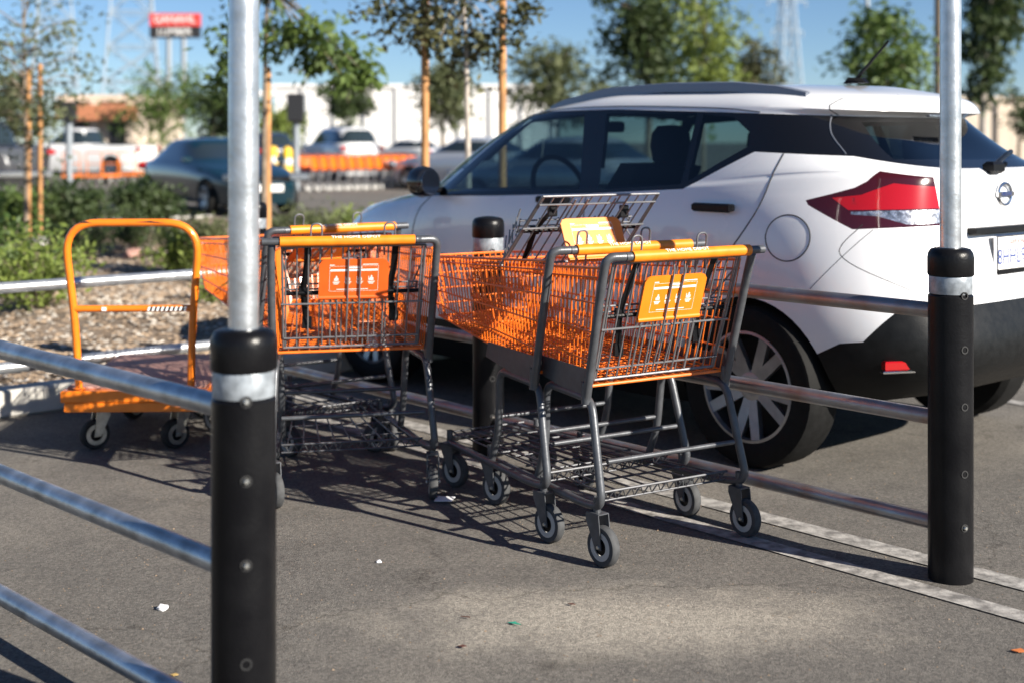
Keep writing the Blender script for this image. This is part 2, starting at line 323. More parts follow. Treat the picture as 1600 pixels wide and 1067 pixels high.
# ------------------------------------------------------------------ shopping carts
def lerp(a, b, t): return Vector(a)*(1-t)+Vector(b)*t
def wheel(parent, x, y, ang, r=.0635, wd=.03, forkm='cart_grey', ring='pale_ring', rub='wheel_rubber'):
    c, s = math.cos(ang), math.sin(ang); off = .03
    def P(a, b, z): return Vector((x+a*c-b*s, y+a*s+b*c, z))
    f = MB()
    top = 2*r+.035
    for sd in (-1, 1):
        b0 = sd*(wd/2+.006)
        poly = [P(-off-.012, b0, r-.008), P(-off+.016, b0, r-.008), P(.028, b0, top-.02), P(.028, b0, top), P(-.03, b0, top), P(-.034, b0, top-.03)]
        n = P(0, 1, 0)-P(0, 0, 0); f.prism(poly, n*-.0016, n*.0016)
    f.prism([P(-.03, -wd/2-.006, top), P(.028, -wd/2-.006, top), P(.028, wd/2+.006, top), P(-.03, wd/2+.006, top)], (0, 0, -.002), (0, 0, .002))
    f.lathe([(.012, top), (.012, top+.05)], 12, Matrix.Translation(P(0, 0, 0)))
    fo = f.build('caster', forkm, parent)
    M = frame(P(-off, 0, r), (c, s, 0), (0, 0, 1))
    h = wd/2
    MB().lathe([(r*.70, -h), (r*.93, -h), (r, -h*.6), (r, h*.6), (r*.93, h), (r*.70, h)], 28, M).build('tyre', rub, fo)
    MB().lathe([(r*.42, -h-.001), (r*.7, -h-.001), (r*.7, h+.001), (r*.42, h+.001)], 24, M).build('rim', ring, fo)
    MB().lathe([(0, -h-.003), (r*.18, -h-.003), (r*.2, -h+.002), (r*.43, -h+.004), (r*.43, h-.004), (r*.2, h-.002), (r*.18, h+.003), (0, h+.003)], 20, M).build('hub', 'black_plastic', fo)
    MB().lathe([(0, -h-.012), (.005, -h-.012), (.006, -h-.008), (.006, h+.008), (.005, h+.012), (0, h+.012)], 10, M).build('axle_bolt', 'zinc', fo)

def sign_print(parent, M, w_, h_):
    p = MB()
    def rect(x0, y0, x1, y1): p.add([M @ Vector((a, b, 0)) for a, b in ((x0, y0), (x1, y0), (x1, y1), (x0, y1))], [(0, 1, 2, 3)])
    a, b = w_*.35, h_*.33; t = .0009
    rect(-a, -b, a, -b+t); rect(-a, b-t, a, b); rect(-a, -b+t, -a+t, b-t); rect(a-t, -b+t, a, b-t)
    rect(a*.35, b+.004, a*.98, b+.007); rect(-a, b+.003, -a*.8, b+.006); rect(-a*.28, b-.009, a*.32, b-.003); rect(-a*.97, b-.02, a*.97, b-.0125); rect(-a*.7, -b+.006, a*.6, -b+.0085)
    for i in range(4):
        cx = (-.72+.48*i)*a; y0 = -.004
        for k in range(3): rect(cx-.013+.002*k, y0-.010-.004*k, cx+.013-.003*k, y0-.0077-.004*k)
        rect(cx-.004, y0-.004, cx+.004, y0+.009); rect(cx-.002, y0+.010, cx+.003, y0+.015); rect(cx-.008, y0-.004, cx-.005, y0+.005); rect(cx+.005, y0-.004, cx+.0075, y0+.007)
        if i: rect(cx-.011, y0-.004, cx-.009, y0+.013)
    return p.build('print', 'white_print', parent, False)

def make_cart(label, loc, heading, gate=((.03, .94), (.15, .56)), bend=1, casters=(3.0, 2.9, 3.2, 3.05), group='orange shopping carts in the corral', detail=True, belts=True, signm='sign_orange'):
    t = thing('shopping_cart', label, 'shopping cart', (loc[0], loc[1], 0), heading-0, group)
    T0, T1 = Vector((.06, .292, .925)), Vector((1.07, .19, .865)); B0, B1 = Vector((.14, .272, .548)), Vector((1.0, .165, .635))
    fy = lambda p, s: Vector((p[0], p[1]*s, p[2]))
    wr, hr = (.0024, .0032)
    ns = 36 if detail else 16
    for s in (1, -1):
        m = MB()
        for i in range(ns+1):
            u = i/ns; m.tube([fy(lerp(B0, B1, u), s), fy(lerp(T0, T1, u), s)], wr, 5, False)
        for v in (0, .2, .45, .7, .92):
            m.tube([fy(lerp(lerp(B0, T0, v), lerp(B1, T1, v), k/4)+Vector((0, .004, 0)), s) for k in range(5)], hr, 6, False)
        m.tube([fy(T0, s), fy(T1, s)], .0048, 8)
        m.build('basket_side', 'cart_orange', t)
    m = MB(); nn = 14
    for i in range(nn+1):
        y = -1+2*i/nn; m.tube([(B1.x, B1.y*y, B1.z), (T1.x, T1.y*y, T1.z)], wr, 5, False)
    for v in (0, .2, .45, .7, .92, 1):
        a = lerp(B1, T1, v); m.tube([fillet([(a.x-.002, a.y, a.z), (a.x+.005, a.y*.9, a.z), (a.x+.005, -a.y*.9, a.z), (a.x-.002, -a.y, a.z)], .02, 3)][0], hr if v < 1 else .0048, 6, False)
    m.build('basket_front', 'cart_orange', t)
    m = MB()
    for i in range(15):
        y = -1+2*i/14; m.tube([(B0.x, B0.y*y, B0.z), (B1.x, B1.y*y, B1.z)], wr, 5, False)
    nf = 30 if detail else 12
    for i in range(nf+1):
        a = lerp(B0, B1, i/nf); m.tube([(a.x, a.y, a.z-.004), (a.x, -a.y, a.z-.004)], wr, 5, False)
    m.tube([(B0.x, B0.y, B0.z-.004), (B0.x, -B0.y, B0.z-.004)], .0052, 8)
    m.build('basket_floor', 'cart_orange', t)
    # uprights and handle
    m = MB(); hx, hz = -.005, .962
    for s in (1, -1):
        base = [(.135, .29*s, .5), (.03, .302*s, .9)]
        if s == bend: pts = fillet(base+[(.012, .303*s, hz), (hx, .22*s, hz)], .07, 6)
        else: pts = fillet(base+[(.012, .3*s, hz-.014)], .02, 3)
        m.tube(pts, .0145, 12)
    m.tube([(hx, .24*bend, hz), (hx, -.335*bend, hz)], .0135, 12)
    for s in (1, -1): m.tube([(.135, .29*s, .49), (.135, .29*s, .56)], .0165, 10)
    m.build('handle_frame', 'cart_grey', t)
    gr = MB(); M = frame((hx, -.275*bend, hz), (1, 0, 0), (0, 0, 1)); 
    gr.tube([(hx, -.272*bend, hz), (hx, -.268*bend, hz), (hx, .212*bend, hz), (hx, .216*bend, hz)], .0185, 14)
    gro = gr.build('grip', 'grip_orange', t)
    if detail: text('lettering', 'THE HOME DEPOT', .017, frame((hx-.0125, 0, hz+.0143), (0, -1, 0), (.75, 0, .66)), 'white_print', gro, .0006, 1.25)
    # seat rod, hooks
    for s in (1, -1):
        m = MB()
        m.tube(fillet([(.085, s*.115, .9), (.07, s*.115, 1.02), (.07, s*.155, 1.02), (.085, s*.155, .9)], .02, 5), .0036, 7)
        m.build('hook_loop', 'wire_grey', t)
    hgx, hgz = gate[0]; egx, egz = gate[1]
    def G(s, y, o=0):                           # s along gate 0..1, o = offset to rear
        d = Vector((egx-hgx, 0, egz-hgz)); n = Vector((d.z, 0, -d.x)).normalized()
        if n.x > 0: n = -n
        return Vector((hgx, y, hgz))+d*s+n*o
    m = MB()
    for i in range(13):
        y = -.25+.5*i/12; m.tube([G(0, y), G(1, y*.97)], .0031, 6)
    m.tube([G(0, -.262), G(0, .262)], .0045, 8); m.tube([G(1, -.25), G(1, .25)], .0045, 8); m.tube([G(.56, -.262, .006), G(.56, .262, .006)], .0038, 7); m.tube([G(.9, -.25, .006), G(.9, .25, .006)], .0036, 7)
    m.tube([G(0, .262), G(1, .25)], .0045, 8); m.tube([G(0, -.262), G(1, -.25)], .0045, 8)
    for yc in (-.085, .085): m.tube(fillet([G(.97, yc-.026, .008), G(.5, yc-.026, .008), G(.5, yc+.026, .008), G(.97, yc+.026, .008)], .026, 5), .0034, 7)
    if egz < hgz:
        for y in (-.022, .022): m.tube([G(0, y, .004), G(.08, y, .017), G(.6, y, .017), G(.95, y, .006)], .0034, 6)
    m.build('rear_gate', 'wire_grey', t)
    m = MB()                                    # folded child seat behind the gate
    for s_ in (.4, .46, .52): m.tube([G(s_, -.245, -.03-.12*(s_-.4)), G(s_, .245, -.03-.12*(s_-.4))], .0034, 6)
    for k in range(7):
        y = -.24+.08*k; m.tube([G(.4, y, -.03), G(.53, y, -.05)], .003, 6)
    for s in (1, -1):
        for k in range(4): m.tube([G(.12+.1*k, s*.262, -.005), G(.2+.09*k, s*.235, -.075)], .0026, 6)
        m.tube([G(.1, s*.262, -.004), G(.55, s*.225, -.09)], .0034, 6)
    m.build('child_seat', 'wire_grey', t)
    MB().tube([G(.47, -.25, -.012), G(.47, .25, -.012)], .0075, 8).build('seat_rod', 'black_plastic', t)
    # sign
    sm = MB(); c = G(.31, .0, .0085); ax = G(0, -1)-G(0, 0); up = (G(0, 0)-G(1, 0)).normalized(); nrm = (G(0, 0, 1)-G(0, 0)).normalized()
    W_, H_ = .255, .15
    if egz > hgz: c = Vector((.15, .03, .985)); up = Vector((.4, 0, .9165)); nrm = Vector((-.9165, 0, .4))
    poly = [(-.5, -.5), (.5, -.5), (.5, .38), (.46, .47), (.4, .5), (-.4, .5), (-.46, .47), (-.5, .38)]
    sm.prism([c+ax*(a*W_)+up*(b*H_) for a, b in poly], nrm*-.003, nrm*.003)
    sm.tube([c+ax*(-W_*.5)-up*H_*.5, c+ax*(W_*.5)-up*H_*.5], .0085, 10)
    sg = sm.build('sign_plate', signm, t)
    if detail: sign_print(sg, Matrix(((ax.x, up.x, nrm.x, 0), (ax.y, up.y, nrm.y, 0), (ax.z, up.z, nrm.z, 0), (0, 0, 0, 1))).copy() if 0 else Matrix.Translation(c+nrm*.0036) @ Matrix((( ax.x, up.x, nrm.x, 0), (ax.y, up.y, nrm.y, 0), (ax.z, up.z, nrm.z, 0), (0, 0, 0, 1))), W_, H_)
    if belts:
        for yb, l in ((.17, .9), (-.15, .75)):
            m = MB(); pts = [G(-.02, yb, .004), G(.2, yb, -.012), G(.45, yb+.012, -.02), G(.45+.35*l, yb-.005, -.012)]
            for a, b in zip(pts, pts[1:]):
                wv = Vector((0, .012, 0)); nn_ = Vector((.0012, 0, 0)); m.prism([a-wv, a+wv, b+wv, b-wv], nn_*-1, nn_)
            e = pts[-1]; m.box((e.x, e.y, e.z), (.012, .034, .045), 0, .003); m.box(tuple(pts[2]), (.01, .032, .03), 0, .003)
            m.build('seat_belt', 'black_plastic', t, False)
    # side plates and leg loops
    for s in (1, -1):
        pl = [(.13, .286*s, .495), (.13, .286*s, .6), (.5, .246*s, .6), (.52, .244*s, .545)]
        MB().prism(pl, (0, -.002*s, 0), (0, .002*s, 0)).build('side_plate', 'cart_grey', t, False)
        lp = fillet([(.5, .235*s, .16), (.44, .24*s, .3), (.42, .247*s, .51), (.12, .28*s, .505), (.035, .3*s, .185), (.16, .282*s, .17), (.88, .2*s, .165), (.93, .12*s, .165)], .05, 6)
        MB().tube(lp, .0135, 12).build('leg', 'cart_grey', t)
    for a, b, r_ in (((.06, .262, .318), (.06, -.262, .318), .008), ((.44, .235, .34), (.44, -.235, .34), .008), ((.93, .13, .165), (.93, -.13, .165), .0135)):
        MB().tube([a, b], r_, 10).build('cross_bar', 'cart_grey', t)
    m = MB()
    m.tube([(.09, .26, .215), (.09, -.26, .215)], .0045, 7); m.tube([(.1, .26, .185), (.1, -.26, .185)], .0035, 7)
    for k in range(14): y = -.25+.5*k/14; m.tube([(.09, y, .215), (.1, y+.018, .185), (.09, y+.0357, .215)], .0028, 6)
    for k in range(9): y = -.24+.06*k; m.tube([(.095, y, .205), (.9, y*.66, .19)], .0032, 6)
    for x in (.28, .5, .72, .9): yy = .255-.1*x; m.tube([(x, yy, .195), (x, -yy, .195)], .004, 7)
    m.build('under_rack', 'rack_dark', t)
    for (x, y), a in zip(((.07, .295), (.07, -.295), (.86, .2), (.86, -.2)), casters): wheel(t, x, y, a)
    return t
HA = R(122.5)
dA = Vector((math.cos(HA), math.sin(HA), 0)); lA = Vector((-dA.y, dA.x, 0))
oA = Vector((.515, 4.366, 0))-dA*.07
make_cart('orange shopping cart with hanging gate and sign, pushed into the cart with a raised flap', oA, HA, casters=(.1, .05, .2, -.1))
make_cart('orange shopping cart with its rear flap and sign raised above the handle', oA+dA*.3, HA, gate=((.395, .883), (.142, 1.134)), casters=(.12, .0, .25, .4))
HC = R(103); dC = Vector((math.cos(HC), math.sin(HC), 0)); rC = Vector((dC.y, -dC.x, 0))
oC = Vector((-.291, 5.013, 0))-rC*.3-dC*.07
make_cart('orange shopping cart with hanging gate, pushed into the cart whose nose nears the platform truck', oC, HC, bend=-1, casters=(.3, -.12, .6, -.9), signm='sign_red_orange')
make_cart('orange shopping cart whose nose nears the platform truck, another cart pushed into it', Vector((-.725, 5.56, 0)), R(125), gate=((.05, .93), (.37, .73)), casters=(.2, -.3, .3, -.5))

# ------------------------------------------------------------------ platform truck
def platform_truck(label, loc, heading, detail=True, group=None):
    t = thing('platform_truck', label, 'platform truck', loc, heading, group)
    Wd, Ld = .305, .93
    m = MB(); m.box((Ld/2, 0, .245), (Ld, 2*Wd, .05), 0, .004); m.box((.05, 0, .2), (.1, 2*Wd-.03, .04), 0, .003); m.box((Ld-.05, 0, .2), (.1, 2*Wd-.03, .04), 0, .003)
    for s in (1, -1): m.box((Ld/2, s*(Wd-.03), .205), (Ld-.2, .04, .03), 0, .003)
    m.build('deck_frame', 'truck_orange', t)
    MB().box((Ld/2+.02, 0, .2745), (Ld-.06, 2*Wd-.03, .012), 0, .003).build('deck_board', 'deck_board', t)
    h = MB(); h.tube(fillet([(.03, .235, .26), (.01, .245, .55), (-.03, .285, .98), (-.03, -.285, .98), (.01, -.245, .55), (.03, -.235, .26)], .15, 8), .0165, 14)
    ho = h.build('handle', 'truck_orange', t)
    h2 = MB(); h2.tube([(.003, .25, .615), (.003, -.25, .615)], .0145, 12); cb = h2.build('cross_bar', 'truck_orange', t)
    if detail:
        st = MB(); sw = MB()
        for k in range(17):
            y = -.06-.0095*k; q = MB(); tgt = sw if k % 2 == 0 else st
            tgt.prism([(-.0125, y, .606), (-.0125, y-.0095, .606), (-.0125, y-.0155, .624), (-.0125, y-.006, .624)], (-.0008, 0, 0), (.002, 0, 0))
        sw.build('hazard_stripe', 'white_print', cb, False); st.build('hazard_stripe', 'seam', cb, False)
        for y, r_ in ((.13, .006),): MB().prism([(-.0125, y, .607), (-.0125, y-.02, .607), (-.0125, y-.02, .623), (-.0125, y, .623)], (-.0008, 0, 0), (.002, 0, 0)).build('sticker', 'white_print', cb, False)
        s2 = MB()
        for (y0, y1) in ((.22, .16), (-.02, -.14)):
            s2.prism([(-.0465, y0, .983), (-.0465, y1, .979), (-.0455, (y0+y1)/2, .988)], (-.0006, 0, 0), (.003, 0, 0))
        s2.build('scuff', 'seam', ho, False)
        for y in (-.235, .235): MB().lathe([(.028, .2695), (.028, .2735), (.017, .2745)], 14, Matrix.Translation((.03, y, 0.008))).build('socket', 'truck_orange', t)
    for x, y, a in ((.14, .17, -.95), (.14, -.17, -.8), (Ld-.14, .17, -.5), (Ld-.14, -.17, -.7)):
        wheel(t, x, y, a, r=.0635, wd=.042, forkm='zinc', ring='zinc', rub='black_rubber')
    return t
platform_truck('orange platform truck with a tall hoop handle and worn board deck, behind the pipe railing', (-1.6, 5.68, 0), R(92))

# ------------------------------------------------------------------ cars
def interp(tab, x):
    if not isinstance(tab, (list, tuple)): return tab
    if x <= tab[0][0]: return tab[0][1]
    for (a, p), (b, q) in zip(tab, tab[1:]):
        if x <= b:
            t = (x-a)/(b-a); t = t*t*(3-2*t)*.5+t*.5; return p+(q-p)*t
    return tab[-1][1]
def shell(levels, n=72, sub=2, crease={}):
    """levels: (x_rear, x_front, half_width, z or table, rear power, front power); rings in plan, lofted upwards"""
    bm = bmesh.new(); rings = []
    for xr, xf, wv, zt, pr, pf in levels:
        xm = (xr+xf)/2; a = (xf-xr)/2; ring = []
        for i in range(n):
            th = 2*math.pi*(i+.5)/n; c, s = math.cos(th), math.sin(th); p = pf if c > 0 else pr
            x = xm+a*math.copysign(abs(c)**(2/p), c); y = math.copysign(abs(s)**(2/p), s)
            y *= interp(wv, x); ring.append(bm.verts.new((x, y, interp(zt, x))))
        rings.append(ring)
    cl = bm.edges.layers.float.new('crease_edge')
    for k in range(len(rings)-1):
        for i in range(n): bm.faces.new((rings[k][i], rings[k][(i+1) % n], rings[k+1][(i+1) % n], rings[k+1][i]))
    bm.faces.new(list(reversed(rings[0]))); bm.faces.new(rings[-1])
    for k, cv in crease.items():
        for i in range(n):
            e = bm.edges.get((rings[k][i], rings[k][(i+1) % n]))
            if e: e[cl] = cv
    bmesh.ops.recalc_face_normals(bm, faces=bm.faces)
    me = bpy.data.meshes.new('shell'); bm.to_mesh(me); bm.free()
    o = bpy.data.objects.new('shell', me); C.objects.link(o)
    sb = o.modifiers.new('s', 'SUBSURF'); sb.levels = sub; sb.render_levels = sub
    return o
def bake(o):
    dg = bpy.context.evaluated_depsgraph_get(); me = bpy.data.meshes.new_from_object(o.evaluated_get(dg)); bpy.data.objects.remove(o); return me
def arch_cut(o, centres, r, y0):
    m = MB()
    for (x, z) in centres:
        for s in (1, -1): m.lathe([(0, 0), (r, 0), (r, .6), (0, .6)], 48, frame((x, s*y0, z), (1, 0, 0), (0, 0, 1) if s < 0 else (0, 0, -1)))
    c = m.build('cut', 'cabin', None, False); b = o.modifiers.new('b', 'BOOLEAN'); b.operation = 'DIFFERENCE'; b.object = c; b.solver = 'EXACT'
    me = bake(o); bpy.data.objects.remove(c); return me
def inside(poly, x, y):
    r = False; j = len(poly)-1
    for i in range(len(poly)):
        xi, yi = poly[i]; xj, yj = poly[j]
        if (yi > y) != (yj > y) and x < (xj-xi)*(y-yi)/(yj-yi)+xi: r = not r
        j = i
    return r
def cut_poly(bm, poly, view, keep):
    """score the polygon's outline into the faces it covers: view 'side' = (x,z), 'rear' = (y,z), 'top' = (x,y)"""
    xs = [p[0] for p in poly]; ys = [p[1] for p in poly]; pad = .02
    def co(v): return (v.x, v.z) if view == 'side' else (v.y, v.z) if view == 'rear' else (v.x, v.y)
    def hit():
        fs = []
        for f in bm.faces:
            if not keep(f.calc_center_median()): continue
            pts = [co(v.co) for v in f.verts]
            if max(p[0] for p in pts) < min(xs)-pad or min(p[0] for p in pts) > max(xs)+pad or max(p[1] for p in pts) < min(ys)-pad or min(p[1] for p in pts) > max(ys)+pad: continue
            fs.append(f)
        return fs
    for i in range(len(poly)):
        a = poly[i]; b = poly[(i+1) % len(poly)]; d = Vector((b[0]-a[0], b[1]-a[1])); 
        if d.length < 1e-6: continue
        nx, ny = -d.y, d.x
        if view == 'side': co3, no = (a[0], 0, a[1]), (nx, 0, ny)
        elif view == 'rear': co3, no = (0, a[0], a[1]), (0, nx, ny)
        else: co3, no = (a[0], a[1], 0), (nx, ny, 0)
        fs = hit(); ed = {e for f in fs for e in f.edges}; vs = {v for f in fs for v in f.verts}
        bmesh.ops.bisect_plane(bm, geom=list(fs)+list(ed)+list(vs), dist=1e-5, plane_co=co3, plane_no=no)
def carve(me, regions, trims=()):
    """regions: (name, material, poly, view, keep) later ones win; returns {name: mesh} with the rest under 'body'"""
    bm = bmesh.new(); bm.from_mesh(me); bmesh.ops.triangulate(bm, faces=[f for f in bm.faces if len(f.verts) > 4])
    for name, m, poly, view, keep in regions: cut_poly(bm, poly, view, keep)
    for y in trims:
        for s in (1, -1):
            fs = [f for f in bm.faces if f.calc_center_median().x < -.2]; bmesh.ops.bisect_plane(bm, geom=fs+list({e for f in fs for e in f.edges})+list({v for f in fs for v in f.verts}), dist=1e-5, plane_co=(0, s*y, 0), plane_no=(0, 1, 0))
    bmesh.ops.triangulate(bm, faces=bm.faces[:]); tagl = bm.faces.layers.int.new('region')
    for f in bm.faces:
        c = f.calc_center_median(); f[tagl] = 0
        for k, (name, m, poly, view, keep) in enumerate(regions):
            if keep(c) and inside(poly, *((c.x, c.z) if view == 'side' else (c.y, c.z) if view == 'rear' else (c.x, c.y))): f[tagl] = k+1
    out = {}; bm.normal_update()
    for k in range(len(regions)+1):
        fs = [f for f in bm.faces if f[tagl] == k]
        if not fs: continue
        nb = bmesh.new(); mp = {}
        for f in fs:
            vs = []
            for v in f.verts:
                if v not in mp: mp[v] = nb.verts.new(v.co)
                vs.append(mp[v])
            try: g_ = nb.faces.new(vs); g_.material_index = f.material_index
            except ValueError: pass
        m2 = bpy.data.meshes.new('panel'); nb.to_mesh(m2); nb.free(); out[k] = m2
    bm.free(); return out
def panel(name, me, m, parent, extra=None):
    me.materials.clear(); me.materials.append(MATS[m])
    if extra: me.materials.append(MATS[extra])
    return link(name, me, None, parent)
def split_halves(src, name, m, t):                # left and right panels as separate parts
    for s in (1, -1):
        b2 = bmesh.new(); b2.from_mesh(src); bmesh.ops.delete(b2, geom=[f for f in b2.faces if f.calc_center_median().y*s < 0], context='FACES')
        if len(b2.faces): m2 = bpy.data.meshes.new(name); b2.to_mesh(m2); panel(name, m2, m, t)
        b2.free()
def car_wheel(parent, x, y, r, side, rim=.66, wd=.2, spokes=5, detail=True):
    M = frame((x, y, r), (1, 0, 0), (0, 0, 1) if side < 0 else (0, 0, -1))          # local z = outward
    zo = wd*.5
    t = MB().lathe([(r*rim, -zo), (r*.93, -zo), (r, -zo*.75), (r, zo*.72), (r*.97, zo*.93), (r*.9, zo), (r*.74, zo*.96), (r*rim, zo*.86)], 48, M).build('wheel', 'tyre', parent)
    MB().lathe([(r*rim, -zo*.8), (r*rim, zo*.86), (r*rim*.955, zo*.9), (r*rim*.93, zo*.7), (r*rim*.9, -zo*.2), (0, -zo*.25)], 48, M).build('rim_barrel', 'alloy_dark', t)
    s = MB(); s.lathe([(r*rim*.93, zo*.72), (r*rim*.955, zo*.91), (r*rim*1.005, zo*.89), (r*rim*1.01, zo*.8)], 48, M)
    for k in range(spokes):
        a0 = 2*math.pi*k/spokes+.3
        for da in ((-.17, .17) if detail else (0,)):
            w0, w1 = (.03, .022) if detail else (.04, .05)
            ca, sa = math.cos(a0+da*.75), math.sin(a0+da*.75); cb, sb_ = math.cos(a0+da*1.35), math.sin(a0+da*1.35)
            p = Vector((ca*r*.12, sa*r*.12, zo*.55)); q = Vector((cb*r*rim*.95, sb_*r*rim*.95, zo*.82)); d = (q-p).normalized(); n = Vector((-d.y, d.x, 0)).normalized()
            s.prism([M @ (p-n*w0*.8), M @ (q-n*w1), M @ (q+n*w1), M @ (p+n*w0*.8)], M.to_3x3() @ Vector((0, 0, -.022)), M.to_3x3() @ Vector((0, 0, .004)))
    s.lathe([(r*.2, zo*.3), (r*.2, zo*.56), (r*.17, zo*.62), (r*.09, zo*.62), (r*.085, zo*.66), (0, zo*.66)], 24, M)
    s.build('spokes', 'alloy', t); return t

def on_body(bvh, x, z, side=1, off=.0):
    h = bvh.ray_cast(Vector((x, 1.6*side, z)), Vector((0, -side, 0)))
    return (h[0]+h[1]*off) if h[0] else None
def on_rear(bvh, y, z, off=0):
    h = bvh.ray_cast(Vector((-1.8, y, z)), Vector((1, 0, 0))); return (h[0]+h[1]*off) if h[0] else None
def seam(name, pts, parent, r=.0028, m='seam'):
    pts = [p for p in pts if p is not None]
    return MB().tube(pts, r, 6).build(name, m, parent)
def dens(poly, n=8):
    out = []
    for a, b in zip(poly, poly[1:]): out += [(a[0]+(b[0]-a[0])*k/n, a[1]+(b[1]-a[1])*k/n) for k in range(n)]
    return out+[poly[-1]]
def smooth_poly(p, n=4):
    for _ in range(2):
        q = [p[0]]
        for a, b in zip(p, p[1:]): q += [(a[0]*.75+b[0]*.25, a[1]*.75+b[1]*.25), (a[0]*.25+b[0]*.75, a[1]*.25+b[1]*.75)]
        p = q+[p[-1]]
    return p

def white_crossover():
    W = gp(1163, 604, .33); Nn = -V
    t = thing('parked_car', 'white compact crossover with black roof pillars parked beside the corral railing', 'car', (W.x-Nn.x*.865, W.y-Nn.y*.865, 0), RAIL)
    belt = [(-.8, 1.185), (-.3, 1.18), (.43, 1.12), (1.0, 1.085), (2.05, 1.045), (2.5, 1.0), (3.0, .95), (3.3, .88), (3.46, .8)]
    sh = [(-.8, 1.02), (-.2, 1.03), (.4, 1.0), (1.5, .955), (2.5, .93), (3.1, .87), (3.45, .72)]
    lv = [(-.66, 3.3, .79, [(-.8, .36), (0, .24), (.5, .2), (3.4, .2)], 5, 4.5),
          (-.78, 3.42, .862, [(-.8, .44), (.2, .36), (3.4, .34)], 5, 4),
          (-.81, 3.46, .882, [(-.8, .56), (3.4, .52)], 5.2, 3.6),
          (-.71, 3.45, [(-.8, .87), (-.3, .888), (.1, .872), (1.2, .862), (2.4, .88), (3.4, .87)], [(-.8, .76), (3.4, .66)], 5, 3.5),
          (-.66, 3.41, [(-.8, .86), (-.1, .89), (.3, .876), (1.4, .87), (2.5, .885), (3.4, .85)], sh, 4.6, 3.2),
          (-.64, 3.3, [(-.8, .8), (-.2, .825), (.4, .838), (2.0, .852), (3.3, .78)], belt, 4.4, 3),
          (-.625, 3.18, [(-.8, .785), (-.2, .81), (.4, .822), (2.0, .835), (3.3, .74)], [(x, z+.018) for x, z in belt], 4.4, 3),
          (-.61, 2.5, [(-.8, .77), (-.2, .8), (.4, .81), (2.0, .82), (2.5, .76)], [(-.8, 1.21), (-.3, 1.205), (.43, 1.15), (1, 1.115), (2.0, 1.075), (2.3, 1.06), (2.6, 1.045)], 4.2, 4.6),
          (-.44, 2.07, [(-.6, .7), (0, .735), (.6, .75), (2.0, .72)], 1.29, 4.2, 6.5),
          (-.27, 1.7, [(-.4, .615), (.2, .66), (1.0, .675), (1.6, .64)], [(-.4, 1.425), (.3, 1.448), (1.0, 1.468), (1.7, 1.452)], 4.4, 7),
          (-.37, 1.67, [(-.5, .58), (.2, .645), (1.0, .66), (1.6, .61)], [(-.5, 1.44), (.3, 1.475), (1.0, 1.493), (1.7, 1.465)], 4.4, 7),
          (-.36, 1.58, [(-.5, .54), (.2, .6), (1.0, .62), (1.6, .56)], [(-.5, 1.49), (.2, 1.528), (.9, 1.54), (1.6, 1.49)], 4.2, 6),
          (-.3, 1.46, .45, [(-.45, 1.515), (.2, 1.563), (.9, 1.572), (1.5, 1.52)], 4, 5),
          (-.18, 1.1, .2, [(-.3, 1.545), (.3, 1.582), (.9, 1.582), (1.2, 1.56)], 3, 3),
          (-.1, .9, .03, [(-.1, 1.572), (.4, 1.588), (.9, 1.582)], 2.5, 2.5)]
    o = shell(lv, 88, 2, {0: 1, 1: .3, 5: .5, 7: .6, 9: .8, 10: .9})
    me = arch_cut(o, [(0, .33), (2.62, .33)], .362, .58)
    bm = bmesh.new(); bm.from_mesh(me); bvh = BVHTree.FromBMesh(bm); bm.free()
    L_ = lambda c: abs(c.y) > .35 or c.x < -.15
    RR = lambda c: c.x < -.25 and abs(c.y) < .78
    dlo = [(2.16, 1.035), (1.98, 1.16), (1.6, 1.452), (1.45, 1.472), (.9, 1.47), (.3, 1.448), (-.16, 1.428), (-.25, 1.424), (-.9, 1.422), (-.9, 1.2), (-.6, 1.212), (-.34, 1.262), (.06, 1.278), (.36, 1.118), (.9, 1.083), (1.6, 1.052)]
    g1 = [(1.97, 1.07), (1.56, 1.43), (1.12, 1.45), (1.0, 1.1)]
    g2 = [(.87, 1.1), (.97, 1.452), (.42, 1.445), (.385, 1.137)]
    g3 = [(.352, 1.15), (.385, 1.44), (.22, 1.425), (.115, 1.36), (.1, 1.3)]
    wsh = lambda c: c.x > 1.45 and 1.07 < c.z < 1.475 and abs(c.y) < .72
    lowblk = [(-1, .1), (-1, .69), (-.7, .69), (-.6, .675), (-.5, .557), (-.415, .545), (-.33, .5), (.0, .36), (.3, .41), (2.3, .41), (2.65, .5), (3.0, .42), (3.6, .42), (3.6, .1)]
    tl = [(-.237, 1.088), (-.33, 1.115), (-.405, 1.14), (-.44, 1.165), (-.465, 1.205), (-.68, 1.168), (-.9, 1.13), (-.9, 1.06), (-.8, 1.005), (-.424, .98), (-.25, 1.07)]
    tr = [(-.335, 1.1), (-.43, 1.112), (-.52, 1.158), (-.66, 1.137), (-.9, 1.108), (-.9, 1.062), (-.78, 1.064), (-.4, 1.054)]
    tc_ = [(-.41, 1.047), (-.52, 1.053), (-.8, 1.058), (-.8, 1.01), (-.58, 1.0), (-.5, 1.031), (-.41, 1.037)]
    TL = lambda c: c.x < -.2 and abs(c.y) > .45
    rg = [(-.63, 1.235), (-.52, 1.232), (0, 1.222), (.52, 1.232), (.63, 1.235), (.53, 1.418), (0, 1.428), (-.53, 1.418)]
    rgi = [(-.5, 1.25), (0, 1.245), (.5, 1.25), (.43, 1.4), (0, 1.408), (-.43, 1.4)]
    rgb = [(-.74, 1.215), (0, 1.205), (.74, 1.215), (.62, 1.43), (0, 1.436), (-.62, 1.43)]
    RB = lambda c: c.x < -.2 and c.z > 1.19
